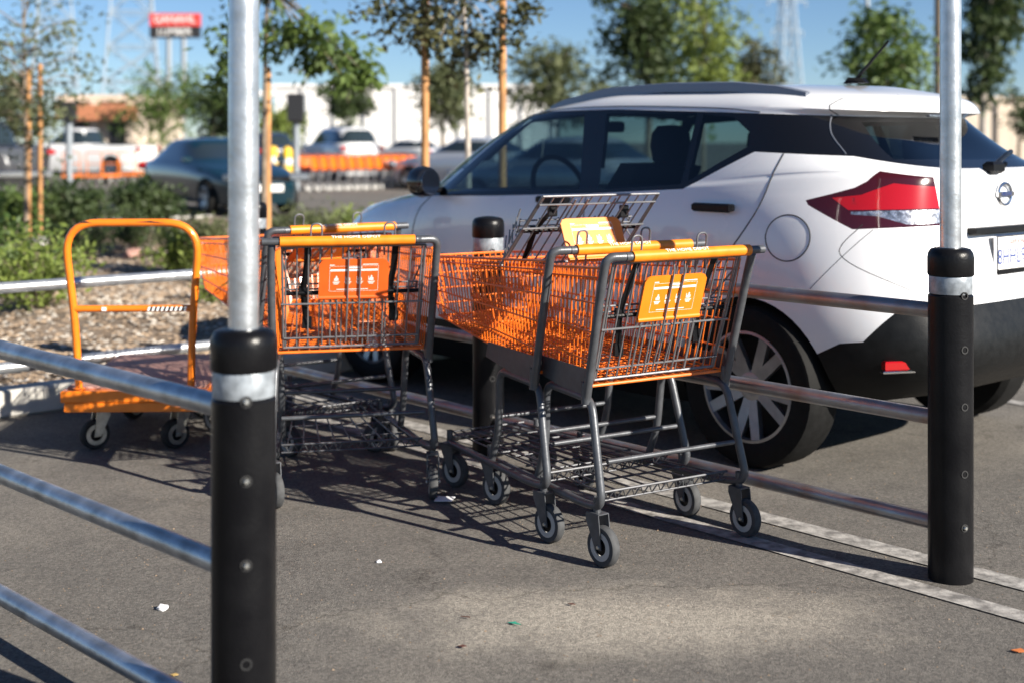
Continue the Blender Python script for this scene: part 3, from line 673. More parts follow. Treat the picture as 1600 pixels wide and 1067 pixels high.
    regs = [('body', 0, lowblk, 'side', lambda c: True), ('pillar', 0, dlo, 'side', L_), ('g', 0, g1, 'side', L_), ('g', 0, g2, 'side', L_), ('g', 0, g3, 'side', L_),
            ('tl', 0, tl, 'side', TL), ('tr', 0, tr, 'side', TL), ('tc', 0, tc_, 'side', TL), ('rg', 0, rgi, 'rear', RB)]
    rn = carve(me, regs, (.45,))
    def halves(k, name, m):
        if k in rn: split_halves(rn[k], name, m, t)
    # windscreen out of the remaining body
    b2 = bmesh.new(); b2.from_mesh(rn[0])
    ws = [f for f in b2.faces if wsh(f.calc_center_median()) and f.normal.x > .25]
    idx = {f.index for f in ws}
    m2 = rn[0].copy(); b3 = bmesh.new(); b3.from_mesh(m2); b3.faces.ensure_lookup_table()
    bmesh.ops.delete(b3, geom=[f for f in b3.faces if f.index not in idx], context='FACES'); b3.to_mesh(m2); b3.free()
    bmesh.ops.delete(b2, geom=ws, context='FACES'); b2.to_mesh(rn[0]); b2.free()
    body = panel('body', rn[0], 'car_white', t, 'cabin'); panel('windscreen', m2, 'side_glass', t)
    panel('lower_cladding', rn[1], 'car_black', t, 'cabin')
    halves(2, 'window_surround', 'black_gloss'); halves(3, 'window', 'side_glass'); halves(4, 'window', 'side_glass'); halves(5, 'quarter_window', 'side_glass')
    halves(6, 'tail_light', 'lamp_dark'); halves(7, 'tail_light_lens', 'lamp_red'); halves(8, 'reversing_lens', 'lamp_silver')
    panel('rear_window', rn[9], 'rear_glass', t)
    # dark cabin lining, floor, seats, wheel
    for src in (rn[0], rn[2]):
        l2 = src.copy(); b2 = bmesh.new(); b2.from_mesh(l2); b2.normal_update()
        bmesh.ops.delete(b2, geom=[f for f in b2.faces if f.calc_center_median().z < 1.22 or f.calc_center_median().x > 2.4 or f.material_index], context='FACES'); b2.normal_update()
        for v in b2.verts: v.co -= v.normal*.022
        b2.to_mesh(l2); b2.free(); panel('cabin_lining', l2, 'cabin', t)
    MB().box((1.15, 0, .62), (2.3, 1.3, .5), 0, .03).build('cabin_floor', 'cabin', t)
    MB().box((2.0, 0, .94), (.5, 1.45, .2), 0, .05).build('dashboard', 'cabin', t)
    for x, ys in ((1.05, (.36, -.36)), (.15, (.36, -.36))):
        for y in ys:
            m = MB(); m.prism([(x+.25, y-.24, .85), (x-.02, y-.24, .85), (x-.22, y-.2, 1.2), (x-.12, y-.2, 1.22), (x+.12, y-.22, .95)], (0, 0, 0), (0, .46, 0)); so_ = m.build('seat', 'cabin', t)
            hd = MB(); hd.lathe([(0, 1.2), (.06, 1.2), (.11, 1.23), (.125, 1.3), (.115, 1.36), (.08, 1.395), (0, 1.4)], 20, Matrix.Translation((x-.2, y, 0)) @ Matrix.Diagonal((.55, 1, 1, 1))); hd.build('headrest', 'cabin', so_)
    MB().tube([Vector((1.62, .36, 1.07))+Vector((.35*math.cos(a), math.sin(a), .95*math.cos(a)))*.18 for a in [k*2*math.pi/24 for k in range(25)]], .014, 8, False).build('steering_wheel', 'cabin', t)
    MB().box((1.62, .0, 1.4), (.03, .22, .06), 0, .01).build('interior_mirror', 'cabin', t)
    for x in (0, 2.62):
        for s in (1, -1): car_wheel(t, x, s*.765, .328, s, .685, .2)
    # seams
    S_ = lambda name, pl, off=-.001, r=.0034: seam(name, [on_body(bvh, x, z, 1, off) for x, z in dens(smooth_poly(pl), 3)], t, r)
    S_('door_seam', [(-.075, 1.272), (-.07, 1.2), (-.055, 1.07), (.02, .95), (.13, .82), (.27, .7), (.36, .6)]); S_('door_seam', [(.93, 1.08), (.93, .7), (.92, .43)]); S_('door_seam', [(2.1, 1.035), (2.2, .955), (2.24, .75), (2.2, .43)])
    S_('filler_flap_seam', [(-.182+.095*math.cos(a), .938+.092*math.sin(a)) for a in [k*math.pi/10 for k in range(21)]], -.001, .003)
    S_('quarter_seam', [(-.49, .98), (-.38, .85), (-.29, .745)], -.001, .0018)
    seam('hatch_seam', [on_rear(bvh, y, z, -.002) for y, z in dens(smooth_poly([(.71, 1.0), (.76, .93), (.775, .875), (.73, .81), (.6, .725)]), 3)], t)
    seam('pillar_gap', [on_body(bvh, x, z, 1, .001) for x, z in dens(smooth_poly([(-.17, 1.432), (-.185, 1.39), (-.22, 1.34), (-.31, 1.27)]), 3)], t, .003, 'rail_blue_grey')
    seam('roof_seam', [on_body(bvh, x, z, 1, -.001) for x, z in dens([(-.19, 1.43), (-.175, 1.47), (-.2, 1.5)], 5)], t)
    S_('roof_gutter', [(1.6, 1.47), (1.0, 1.49), (.3, 1.468), (.1, 1.445)], -.001, .003)
    # roof rail
    for s in (1, -1):
        pts = []
        for x, y, l in ((1.5, .52, .004), (1.4, .53, .02), (1.1, .54, .032), (.7, .55, .036), (.3, .545, .034), (.08, .535, .02), (-.06, .52, .004)):
            hh = bvh.ray_cast(Vector((x, y, 2)), Vector((0, 0, -1)))[0]; pts.append((x, y, hh.z+l))
        m = MB()
        for (a, b) in zip(pts, pts[1:]):
            pass
        prof = [(-.02, -.035), (.02, -.035), (.016, .006), (-.012, .01)]
        vs = [Vector((p[0], s*(p[1]+a), p[2]+b)) for p in pts for a, b in prof]; k4 = len(prof)
        m.add(vs, [(i*k4+q, i*k4+(q+1) % k4, (i+1)*k4+(q+1) % k4, (i+1)*k4+q) for i in range(len(pts)-1) for q in range(k4)]+[(3, 2, 1, 0), tuple((len(pts)-1)*k4+q for q in range(k4))]); m.build('roof_rail', 'rail_blue_grey', t)
    # door handles
    for x in (.17, 1.13):
        for s in (1, -1):
            p = on_body(bvh, x, 1.045, s, 0)
            m = MB(); m.box((x, p.y+s*.026, 1.047), (.2, .02, .036), 0, .008); m.box((x+.085, p.y+s*.012, 1.045), (.03, .03, .03), 0, .005); m.box((x-.085, p.y+s*.012, 1.049), (.03, .03, .03), 0, .005); m.build('door_handle', 'black_plastic', t)
    for s in (1, -1):
        m = MB(); m.lathe([(0, -.12), (.07, -.115), (.105, -.08), (.115, 0), (.105, .07), (.07, .105), (0, .11)], 20, Matrix.Translation((2.0, s*.965, 1.115)) @ Matrix.Rotation(math.pi/2, 4, 'Y') @ Matrix.Diagonal((.72, .7, .55, 1)))
        mo = m.build('wing_mirror', 'black_gloss', t); MB().box((2.03, s*.87, 1.07), (.05, .13, .03), 0, .008).build('mirror_arm', 'black_plastic', mo)
        MB().lathe([(0, 0), (.1, 0), (.1, .002), (0, .002)], 20, Matrix.Translation((1.935, s*.965, 1.115)) @ Matrix.Rotation(-math.pi/2, 4, 'Y') @ Matrix.Diagonal((.64, .6, 1, 1))).build('mirror_glass', 'chrome', mo)
    m = MB(); m.prism([(.13, -.03, 1.583), (.0, -.02, 1.583), (.02, -.012, 1.606), (.09, -.014, 1.61)], (0, 0, 0), (0, .03, 0)); m.tube([(.06, 0, 1.6), (-.11, 0, 1.765)], .008, 7, True, .005); m.build('roof_antenna', 'black_plastic', t, False)
    # hatch furniture
    q = on_rear(bvh, .0, .86, 0); px_ = q.x-.012
    pf = MB(); pf.box((px_, 0, .862), (.012, .325, .168), 0, .004); po = pf.build('plate_frame', 'chrome', t)
    MB().box((px_-.005, 0, .862), (.008, .306, .148), 0, .002).build('number_plate', 'stucco_white', po)
    MB().box((px_-.0068, 0, .797), (.008, .318, .022), 0, .002).build('frame_strip', 'black_plastic', po)
    mat('plate_blue', (.03, .06, .22), .5); mat('plate_red', (.6, .04, .05), .5)
    F0 = lambda y, z: frame((px_-.0096, y, z), (0, -1, 0), (0, 0, 1))
    text('number', '8HHL99', .088, F0(.03, .855), 'plate_blue', po, .0005, .86); text('state_name', 'California', .034, F0(.015, .918), 'plate_red', po, .0005, 1.1, .3)
    m = MB(); rc = on_rear(bvh, 0, .97, 0); m.box((rc.x-.012, 0, .965), (.05, .62, .028), 0, .006); m.build('hatch_grip', 'car_black', t)
    rb = on_rear(bvh, 0, 1.1, 0); Mb = frame((rb.x-.008, 0, 1.105), (0, -1, 0), (0, 0, 1))
    m = MB(); m.tube([Mb @ Vector((.052*math.cos(a), .044*math.sin(a), 0)) for a in [k*2*math.pi/28 for k in range(29)]], .007, 8, False); bo = m.build('badge', 'chrome', t)
    MB().box((rb.x-.01, 0, 1.105), (.01, .128, .022), 0, .003).build('badge_bar', 'chrome', bo); text('lettering', 'NISSAN', .02, frame((rb.x-.0155, 0, 1.105), (0, -1, 0), (0, 0, 1)), 'plate_blue', bo, .0005, 1.2)
    a = on_rear(bvh, .05, 1.2, .03); b = on_rear(bvh, -.28, 1.25, .03)
    m = MB(); m.tube([a, a+(b-a)*.5+Vector((-.012, 0, .014)), b], .011, 8); m.box((a.x+.005, a.y, a.z-.01), (.05, .09, .05), 0, .012); m.build('rear_wiper', 'black_plastic', t)
    m = MB(); e = on_rear(bvh, 0, 1.43, 0); m.box((-.365, 0, 1.43), (.02, .2, .012), 0, .003); m.build('high_brake_light', 'lamp_silver', t)
    for s in (1, -1):
        p = on_rear(bvh, s*.7, .475, 0); MB().box((p.x+.008, s*.7, .475), (.03, .14, .035), -s*.5, .005).build('reflector', 'lamp_red', t); MB().box((p.x+.006, s*.7, .452), (.03, .16, .01), -s*.5, .003).build('reflector_trim', 'chrome', t)
    return t
white_crossover()

# ------------------------------------------------------------------ background cars
def far_car(name, label, kind, paint, loc, heading, L=4.4, Hh=1.42, group='cars parked in the far rows'):
    t = thing(name, label, 'pickup truck' if kind == 'pickup' else 'car', (loc[0], loc[1], 0), heading, group)
    wb = L*.6; xr = -(L-wb)*.48; xf = L+xr; hw = .87; zb = Hh*.64
    if kind == 'pickup': wb = 3.4; L = 5.6; xr = -1.15; xf = L+xr; hw = .96; zb = 1.12
    r = .32 if kind != 'pickup' else .39
    low = [(xr+.12, xf-.1, hw*.92, .22, 5, 4), (xr, xf, hw, .5, 5, 3.6), (xr+.02, xf-.03, hw, .75, 5, 3.4)]
    if kind == 'sedan':
        g0, g1, gm = (xr+.35, xf-1.25), (xr+1.05, xf-2.05), (xr+.75, xf-1.7)
        low += [(xr+.05, xf-.1, hw*.97, [(xr, zb+.02), (wb*.4, zb), (wb, zb-.1), (xf, zb-.27)], 4.6, 3.2), (xr+.16, xf-.3, hw*.94, [(xr, zb+.05), (wb*.4, zb+.03), (wb, zb-.05), (xf, zb-.2)], 4.4, 3)]
    elif kind == 'suv':
        g0, g1, gm = (xr+.1, xf-1.15), (xr+.45, xf-1.9), (xr+.25, xf-1.5)
        low += [(xr+.04, xf-.08, hw*.98, [(xr, zb), (wb, zb-.04), (xf, zb-.2)], 5, 3.4), (xr+.08, xf-.2, hw*.95, [(xr, zb+.04), (wb, zb+.02), (xf, zb-.12)], 5, 3.2)]
    else:
        g0, g1, gm = (xr+2.1, xf-1.45), (xr+2.35, xf-2.2), (xr+2.2, xf-1.8)
        low += [(xr+.02, xf-.06, hw*.98, [(xr, zb+.03), (wb, zb-.03), (xf, zb-.15)], 7, 4), (xr+.04, xf-.2, hw*.95, [(xr, zb+.06), (wb, zb), (xf, zb-.1)], 7, 4)]
    zt = Hh-.1
    lv = low+[(g0[0], g0[1], hw*.9, zb+.07, 4, 3.2), (gm[0], gm[1], hw*.8, (zb+zt)/2+.03, 4, 3.4), (g1[0], g1[1], hw*.7, zt, 4, 3.4), (g1[0]+.08, g1[1]-.1, hw*.6, Hh-.03, 3.6, 3), (g1[0]+.5, g1[1]-.45, hw*.2, Hh, 3, 3)]
    o = shell(lv, 56, 1, {0: 1, 4: .5, 5: .4}); me = arch_cut(o, [(0, r), (wb, r)], r+.04, hw-.3)
    xm = (g1[0]+g1[1])/2
    side = [(g0[1]-.2, zb+.11), (g1[1]-.06, zt-.02), (g1[0]+.1, zt-.02), (g0[0]+.22, zb+.11)]
    front = [(-hw*.8, zb+.12), (hw*.8, zb+.12), (hw*.64, zt-.01), (-hw*.64, zt-.01)]
    regs = [('a', 0, side, 'side', lambda c: abs(c.y) > hw*.66), ('f', 0, front, 'rear', lambda c: c.x > g1[1]-.02 and c.z > zb+.08), ('b', 0, front, 'rear', lambda c: c.x < g1[0]+.05 and c.z > zb+.08)]
    rn = carve(me, regs); panel('body', rn[0], paint, t, 'cabin')
    if 1 in rn: split_halves(rn[1], 'side_window', 'far_glass', t)
    for k, nm in ((2, 'windscreen'), (3, 'rear_window')):
        if k in rn: panel(nm, rn[k], 'far_glass', t)
    for x in (0, wb):
        for s in (1, -1): car_wheel(t, x, s*(hw-.11), r, s, .64, .2, 5, False)
    for s in (1, -1):
        MB().box((xf-.16, s*(hw-.26), zb-.2), (.2, .34, .14), s*-.25, .03).build('headlight', 'lamp_silver', t)
        MB().box((xr+.1, s*(hw-.2), zb-.06), (.12, .2, .13), 0, .03).build('tail_light', 'lamp_red', t)
        MB().box((g0[1]-.3, s*(hw+.06), zb+.1), (.1, .16, .11), 0, .03).build('wing_mirror', paint, t)
    MB().box((xf-.02, 0, .5), (.04, .5, .13), 0, .01).build('number_plate', 'stucco_white', t)
    MB().box((xf-.06, 0, zb-.24), (.08, .8, .1), 0, .02).build('grille', 'black_plastic', t)
    MB().box((xr+.0, 0, .52), (.1, 1.5, .16), 0, .03).build('rear_bumper', 'chrome' if kind == 'pickup' else paint, t)
    if kind == 'pickup': MB().box(((xr+.1+g0[0])/2, 0, zb+.075), (g0[0]-xr-.25, hw*1.6, .02), 0, .005).build('bed_cover', 'black_plastic', t)
    return t
mat('far_glass', (.02, .03, .035), .06, 0, coat=1)
for n_, c_ in (('teal_paint', (.003, .022, .034)), ('charcoal_paint', (.035, .035, .04)), ('white_paint', (.75, .75, .75)), ('silver_paint', (.42, .45, .5)), ('navy_paint', (.02, .03, .06)), ('grey_paint', (.3, .31, .33))):
    mat(n_, c_, .25, .3 if 'silver' in n_ or 'grey' in n_ else 0, coat=1)
def place(px_, py_, lx, ly, heading):             # origin so that local (lx, ly) stands on the ground seen at the pixel
    p = gp(px_, py_); c, s = math.cos(heading), math.sin(heading); return (p.x-lx*c+ly*s, p.y-lx*s-ly*c)
hO = RAIL-math.pi
far_car('parked_car', 'dark teal sedan facing the planting bed beside the far cart row', 'sedan', 'teal_paint', place(322, 338, 2.76, -.8, R(-55)), R(-55), 4.6, 1.4)
far_car('pickup_truck', 'charcoal pickup truck with a chrome bumper behind the dark bushes', 'pickup', 'charcoal_paint', place(84, 304, -.9, -.9, RAIL), RAIL, Hh=1.85)
far_car('pickup_truck', 'white pickup truck standing behind the far orange platform trucks', 'pickup', 'white_paint', place(208, 277, -.9, .9, R(168)), R(168), Hh=1.85)
far_car('parked_car', 'white sport utility vehicle with its tailgate above the far cart row', 'suv', 'white_paint', place(600, 284, -.6, -.85, R(118)), R(118), 4.8, 1.82)
far_car('parked_car', 'silver sedan behind the wing mirror of the white crossover', 'sedan', 'silver_paint', place(640, 297, 2.7, .8, R(150)), R(150), 4.5, 1.45)
far_car('parked_car', 'navy blue car behind the teal sedan and the grey sign post', 'suv', 'navy_paint', place(425, 280, 0, 0, R(118)), R(118), 4.6, 1.65)
far_car('parked_car', 'white sedan parked far off between the sport utility vehicle and silver sedan', 'sedan', 'white_paint', place(668, 266, 0, 0, R(140)), R(140), 4.5, 1.45)
far_car('parked_car', 'pale sedan seen through the side windows of the white crossover', 'sedan', 'silver_paint', place(900, 338, 1, 0, R(135)), R(135), 4.5, 1.42)
far_car('parked_car', 'grey sedan behind the rear window of the white crossover', 'sedan', 'grey_paint', place(1640, 390, 2.2, .6, RAIL), RAIL, 4.5, 1.46)
far_car('parked_car', 'white sedan parked far off under the far trees', 'sedan', 'white_paint', place(785, 264, 0, 0, R(130)), R(130), 4.5, 1.45)

# ------------------------------------------------------------------ far cart row, platform trucks, yellow bollards
def far_cart(loc, heading):
    t = thing('shopping_cart', 'orange shopping cart nested in the long row across the lot', 'shopping cart', loc, heading, 'carts nested in the far row')
    T0, T1 = (.06, .292, .925), (1.07, .19, .865); B0, B1 = (.14, .272, .548), (1.0, .165, .635)
    m = MB()
    for s in (1, -1):
        f = lambda p: Vector((p[0], p[1]*s, p[2]))
        for i in range(15): u = i/14; m.tube([f(lerp(B0, B1, u)), f(lerp(T0, T1, u))], .006, 4, False)
        for v in (0, .25, .5, .75, 1): m.tube([f(lerp(B0, T0, v)), f(lerp(B1, T1, v))], .008, 4, False)
        m.prism([f(lerp(B0, T0, .1)), f(lerp(B1, T1, .1)), f(lerp(B1, T1, .97)), f(lerp(B0, T0, .97))], (0, -.001, 0), (0, .001, 0))
    for i in range(9): y = -1+i/4; m.tube([(1.0, .165*y, .635), (1.07, .19*y, .865)], .006, 4, False); m.tube([(.14, .272*y, .548), (1.0, .165*y, .635)], .006, 4, False)
    m.build('basket', 'cart_orange', t)
    m = MB()
    for s in (1, -1): m.tube(fillet([(.42, .25*s, .51), (.12, .28*s, .505), (.035, .3*s, .185), (.16, .28*s, .17), (.9, .19*s, .165)], .05, 3), .015, 6); m.tube([(.135, .29*s, .5), (.0, .3*s, .96)], .015, 6)
    m.tube([(.93, .18, .165), (.93, -.18, .165)], .015, 6); m.tube([(.06, .28, .3), (.06, -.28, .3)], .01, 6)
    m.build('frame', 'wire_grey', t)
    MB().tube([(0, -.3, .962), (0, .3, .962)], .019, 8).build('handle', 'grip_orange', t)
    for x, y in ((.07, .295), (.07, -.295), (.86, .2), (.86, -.2)):
        MB().lathe([(0, -.016), (.05, -.016), (.0635, -.01), (.0635, .01), (.05, .016), (0, .016)], 14, frame((x-.03, y, .0635), (1, 0, 0), (0, 0, 1))).build('wheel', 'pale_ring', t)
        MB().box((x-.01, y, .11), (.04, .045, .08), 0, .005).build('fork', 'wire_grey', t)
    return t
c0 = far_cart((0, 0, 0), 0); p0 = gp(472, 299)
for i in range(12):
    c = c0 if i == 0 else copy_tree(c0)
    c.location = p0+V*(.3*i); c.rotation_euler = (0, 0, RAIL-math.pi/2)
    if i == 0: c['label'] = 'orange shopping cart closing the far row beside the yellow bollards'
    elif i == 11: c['label'] = 'orange shopping cart at the head of the far row beside the silver sedan'
    else: c['label'] = 'orange shopping cart nested in the middle of the long row across the lot'
pt = platform_truck('orange platform truck standing among others across the lot', gp(112, 287), R(95), False, 'platform trucks across the lot')
for x, y, a in ((147, 287, 80), (172, 286, 100), (198, 284, 85), (225, 280, 95)):
    c = copy_tree(pt); c.location = gp(x, y); c.rotation_euler = (0, 0, R(a))
for x, y in ((427, 291), (449, 299)):
    t = thing('yellow_bollard', 'yellow bollard at the end of the far cart row', 'bollard', gp(x, y), 0, 'yellow bollards by the far cart row')
    MB().lathe([(.14, 0), (.14, 1.05), (.11, 1.15), (.0, 1.2)], 16).build('post', 'yellow', t); MB().lathe([(.142, .7), (.145, .71), (.145, .86), (.142, .87)], 16).build('reflective_band', 'stucco_white', t)

# ------------------------------------------------------------------ buildings, sign, poles, towers
def far_block(name, label, x0, x1, ytop, Y, depth, wall, bays, fascia=None, rot=0):
    a = at(x0, ytop, Y); b = at(x1, ytop, Y); wdt = b.x-a.x; h = a.z
    t = thing(name, label, 'building', ((a.x+b.x)/2, Y, 0), rot)
    MB().box((0, depth/2, h/2), (wdt, depth, h)).build('wall', wall, t, False)
    MB().box((0, depth/2, h+.12), (wdt+.5, depth+.5, .3)).build('parapet', wall, t, False)
    for i in range(bays):
        x = -wdt/2+wdt*(i+.5)/bays
        if fascia: MB().box((x, -.03, 1.1), (wdt/bays*.4, .12, 2.2)).build('shop_door', 'sign_black', t, False)
        MB().box((x+wdt/bays*.5-.2, -.1, h/2), (.35, .25, h-.02)).build('pilaster', wall, t, False)
    if fascia: MB().box((0, -.45, h-.55), (wdt+.2, .9, .7)).build('fascia', fascia, t, False)
    return t
far_block('warehouse', 'long low white warehouse behind the far parked cars', 430, 870, 137, 115, 30, 'stucco_white', 9)
far_block('shop_building', 'small cream building with a brown fascia behind the white pickup truck', 100, 212, 158, 62, 9, 'stucco_cream', 2, 'brown_sign')
far_block('warehouse', 'pale building behind the eucalyptus tree', 1500, 1760, 157, 95, 20, 'stucco_cream', 4)
Yb = 110; a = at(235, 60, Yb); b = at(313, 22, Yb); cx, wv, zc, hv = (a.x+b.x)/2, b.x-a.x, (a.z+b.z)/2, b.z-a.z
t = thing('billboard', 'tall red and black roadside sign on two steel poles', 'sign', (cx, Yb, 0))
MB().box((0, 0, zc+hv*.24), (wv, .5, hv*.52)).build('red_panel', 'sign_red', t, False); MB().box((0, 0, zc-hv*.26), (wv, .5, hv*.48)).build('black_panel', 'sign_black', t, False)
text('lettering', 'GANAHL', hv*.46, frame((0, -.27, zc+hv*.25), (1, 0, 0), (0, 0, 1)), 'white_print', t, .01, .92); text('lettering', 'LUMBER', hv*.42, frame((0, -.27, zc-hv*.26), (1, 0, 0), (0, 0, 1)), 'white_print', t, .01, .92)
for s in (-.13, .17): MB().tube([(s*wv, 0, 0), (s*wv, 0, zc-hv*.5)], .22, 10).build('pole', 'steel_pole', t)
def sign_post(label, px_, ytop, ybox, Y, arm):
    b = at(px_, ytop, Y); t = thing('sign_post', label, 'sign post', (b.x, Y, 0), 0, 'grey posts with dark boxes in the lot')
    MB().tube([(0, 0, 0), (0, 0, b.z)], .09, 10).build('post', 'steel_pole', t); zb = at(px_, ybox, Y).z; MB().box((0, -.12, (b.z+zb)/2), (.42, .3, b.z-zb), 0, .04).build('box', 'sign_black', t)
    if arm: MB().box((-arm/2, 0, b.z), (arm, .3, .16), 0, .02).build('arm', 'stucco_white', t)
sign_post('grey post with a dark box and white arm behind the teal sedan', 463, 147, 192, 36, 1.1); sign_post('grey post with a dark box in front of the cream building', 108, 160, 190, 36, 0)
def light_pole(label, px_, ytop, Y, r=.1, head=True, m='steel_pole'):
    b = at(px_, ytop, Y); t = thing('light_pole', label, 'light pole', (b.x, Y, 0)); MB().tube([(0, 0, 0), (0, 0, b.z)], r, 10, True, r*.7).build('pole', m, t)
    if head: MB().box((0, 0, b.z), (1.9, .5, .16), 0, .03).build('lamp_head', m, t); MB().box((0, 0, b.z+.15), (.3, .3, .2), 0, .03).build('bracket', m, t)
light_pole('slim light pole with a flat twin head in front of the white warehouse', 478, 112, 95); light_pole('tall pale light pole rising behind the roof of the white crossover', 1355, -60, 60, .13); light_pole('dark wooden utility pole beside the eucalyptus tree', 1467, -120, 30, .12, False, 'bark')
def tower(label, px_, Y, wb, wt, Ht, r):
    p = at(px_, 200, Y); t = thing('transmission_tower', label, 'transmission tower', (p.x, Y, 0), .3)
    n = 9; lv = []
    for k in range(n+1):
        u = k/n; w_ = wb+(wt-wb)*min(1, u*1.25); lv.append([(sx*w_/2, sy*w_/2, Ht*u) for sx, sy in ((-1, -1), (1, -1), (1, 1), (-1, 1))])
    for q in range(4): MB().tube([lv[k][q] for k in range(n+1)], r, 5).build('leg', 'far_steel', t)
    m = MB()
    for k in range(n):
        for q in range(4):
            j = (q+1) % 4; m.tube([lv[k][q], lv[k+1][j]], r*.55, 4); m.tube([lv[k][j], lv[k+1][q]], r*.55, 4); m.tube([lv[k][q], lv[k][j]], r*.6, 4)
    m.build('bracing', 'far_steel', t, kind='stuff')
    for z, l in ((Ht*.62, wt*3.2), (Ht*.78, wt*4), (Ht*.94, wt*3.2)):
        m = MB(); m.tube([(-l/2, 0, z), (l/2, 0, z)], r*.8, 5); m.tube([(-l/2, 0, z), (0, 0, z+1.6), (l/2, 0, z)], r*.6, 5); m.build('cross_arm', 'far_steel', t)
        for s in (-1, 1): MB().tube([(s*l/2, 0, z), (s*l/2, 0, z-1.4)], r*1.2, 5).build('insulator', 'far_steel', t)
tower('steel lattice tower behind the red and black sign', 205, 190, 9, 3.2, 44, .17); tower('steel lattice tower rising behind the thin staked tree', 86, 230, 9, 3.2, 50, .17); tower('slender steel lattice tower far beyond the roof of the crossover', 1230, 330, 7.5, 2.6, 46, .2)

# ------------------------------------------------------------------ trees and shrubs
def leaves(mb, c, rad, n, size, droop=0):
    for _ in range(n):
        d = Vector((random.gauss(0, 1), random.gauss(0, 1), random.gauss(0, .8)))*rad*.5; p = c+d
        a = Vector((random.gauss(0, 1), random.gauss(0, 1), random.gauss(-droop, .7))).normalized(); b = a.cross(Vector((random.gauss(0, 1), random.gauss(0, 1), random.gauss(0, 1)))).normalized()
        s = size*random.uniform(.6, 1.3); mb.add([p, p+a*s*.5+b*s*.22, p+a*s, p+a*s*.5-b*s*.22], [(0, 1, 2, 3)])
def tree(name, label, px_, Y, box, leafm, barkm, nl=2600, size=.09, clumps=26, trunk_r=.04, droop=.3, seed=1, stakes=(), group=None, ybase=0, spread=1.0, extra=()):
    """box = crown extent in photo pixels (x0, y0, x1, y1) at distance Y"""
    random.seed(seed); base = at(px_, 200, Y); a = at(box[0], box[3], Y); b = at(box[2], box[1], Y)
    t = thing(name, label, 'tree', (base.x, Y, ybase), 0, group)
    cx, cz, rx, rz = (a.x+b.x)/2-base.x, (a.z+b.z)/2-ybase, (b.x-a.x)/2, (b.z-a.z)/2; rx *= 1.18; rz *= 1.12; nl = int(nl*(.8 if Y < 20 else 1.0)); clumps = int(clumps*1.1); ry = min(rx, 1.2*max(rz, .4))
    top = Vector((cx*.7, 0, cz+rz*.6)); tr = MB(); p1 = Vector((cx*.15, 0, max(.3, (cz-rz*.5)*.8)))
    tr.tube([(0, 0, -.1), p1*.5+Vector((random.uniform(-.3, .3)*trunk_r, 0, 0)), p1, p1*.4+top*.6, top], trunk_r, 8, True, trunk_r*.25)
    cr = MB(); br = MB()
    for k in range(clumps+len(extra)):
        while True:
            d = Vector((random.uniform(-1, 1), random.uniform(-1, 1), random.uniform(-1, 1)))
            if .1 < d.length < 1: break
        d = d*(.55+.45*random.random()); c = Vector((cx+d.x*rx, d.y*ry, cz+d.z*rz)); s = min(1, max(.05, (c.z-p1.z)/(top.z-p1.z+.01))); o = p1+(top-p1)*s*.8
        if k >= clumps: c = at(*extra[k-clumps], Y)-Vector((base.x, Y-random.uniform(-.25, .25), ybase)); o = p1+(top-p1)*.3
        br.tube([o, o*.5+c*.5+Vector((0, 0, .06*rz)), c], trunk_r*.32, 5, False, trunk_r*.1)
        leaves(cr, c, min(rx, rz)*random.uniform(.28, .55)*spread if k < clumps else random.uniform(.12, .24), nl//clumps, size, droop)
    tro = tr.build('trunk', barkm, t); br.build('branches', barkm, tro); cr.build('crown', leafm, t, False)
    for i, (sx, stop, w_) in enumerate(stakes):
        q = at(sx, stop, Y); s = MB(); s.tube([(q.x-base.x, .02, -.1), (q.x-base.x, .02, q.z-ybase)], w_, 10); s.build('stake', 'stake', t)
        MB().tube([(q.x-base.x, .0, q.z*.75), (0, 0, q.z*.75+.02)], .008, 5).build('tie', 'black_rubber', t)
tree('staked_tree', 'young tree with thin pale trunk held between two orange stakes', 732, 10.6, (600, -260, 815, 45), 'leaf_brown', 'pale_bark', 5200, .085, 40, .028, .3, 2, ((664, -60, .032), (785, -60, .032)), ybase=.1, extra=((598, 14), (628, 40), (655, 55), (690, 62), (712, 88), (745, 92), (770, 66), (800, 45), (826, 18), (735, 60), (675, 30)))
tree('staked_tree', 'young drooping green tree beside the pole of the front railing', 412, 12.8, (345, -260, 520, 40), 'leaf_green', 'bark', 5200, .11, 36, .032, .6, 3, ((418, 105, .03),), ybase=.1, spread=.8, extra=((440, 40), (470, 55), (490, 75), (510, 60), (525, 90), (545, 85), (555, 112), (572, 118), (540, 125), (365, 45), (358, 90), (350, 130), (430, 70), (500, 40), (480, 95)))
tree('staked_tree', 'thin sparse young tree with two leaning stakes behind the bushes', 42, 16, (-70, -60, 135, 250), 'leaf_olive', 'bark', 1900, .09, 40, .035, .3, 4, ((44, 105, .026), (62, 100, .026)), ybase=.1, spread=.7)
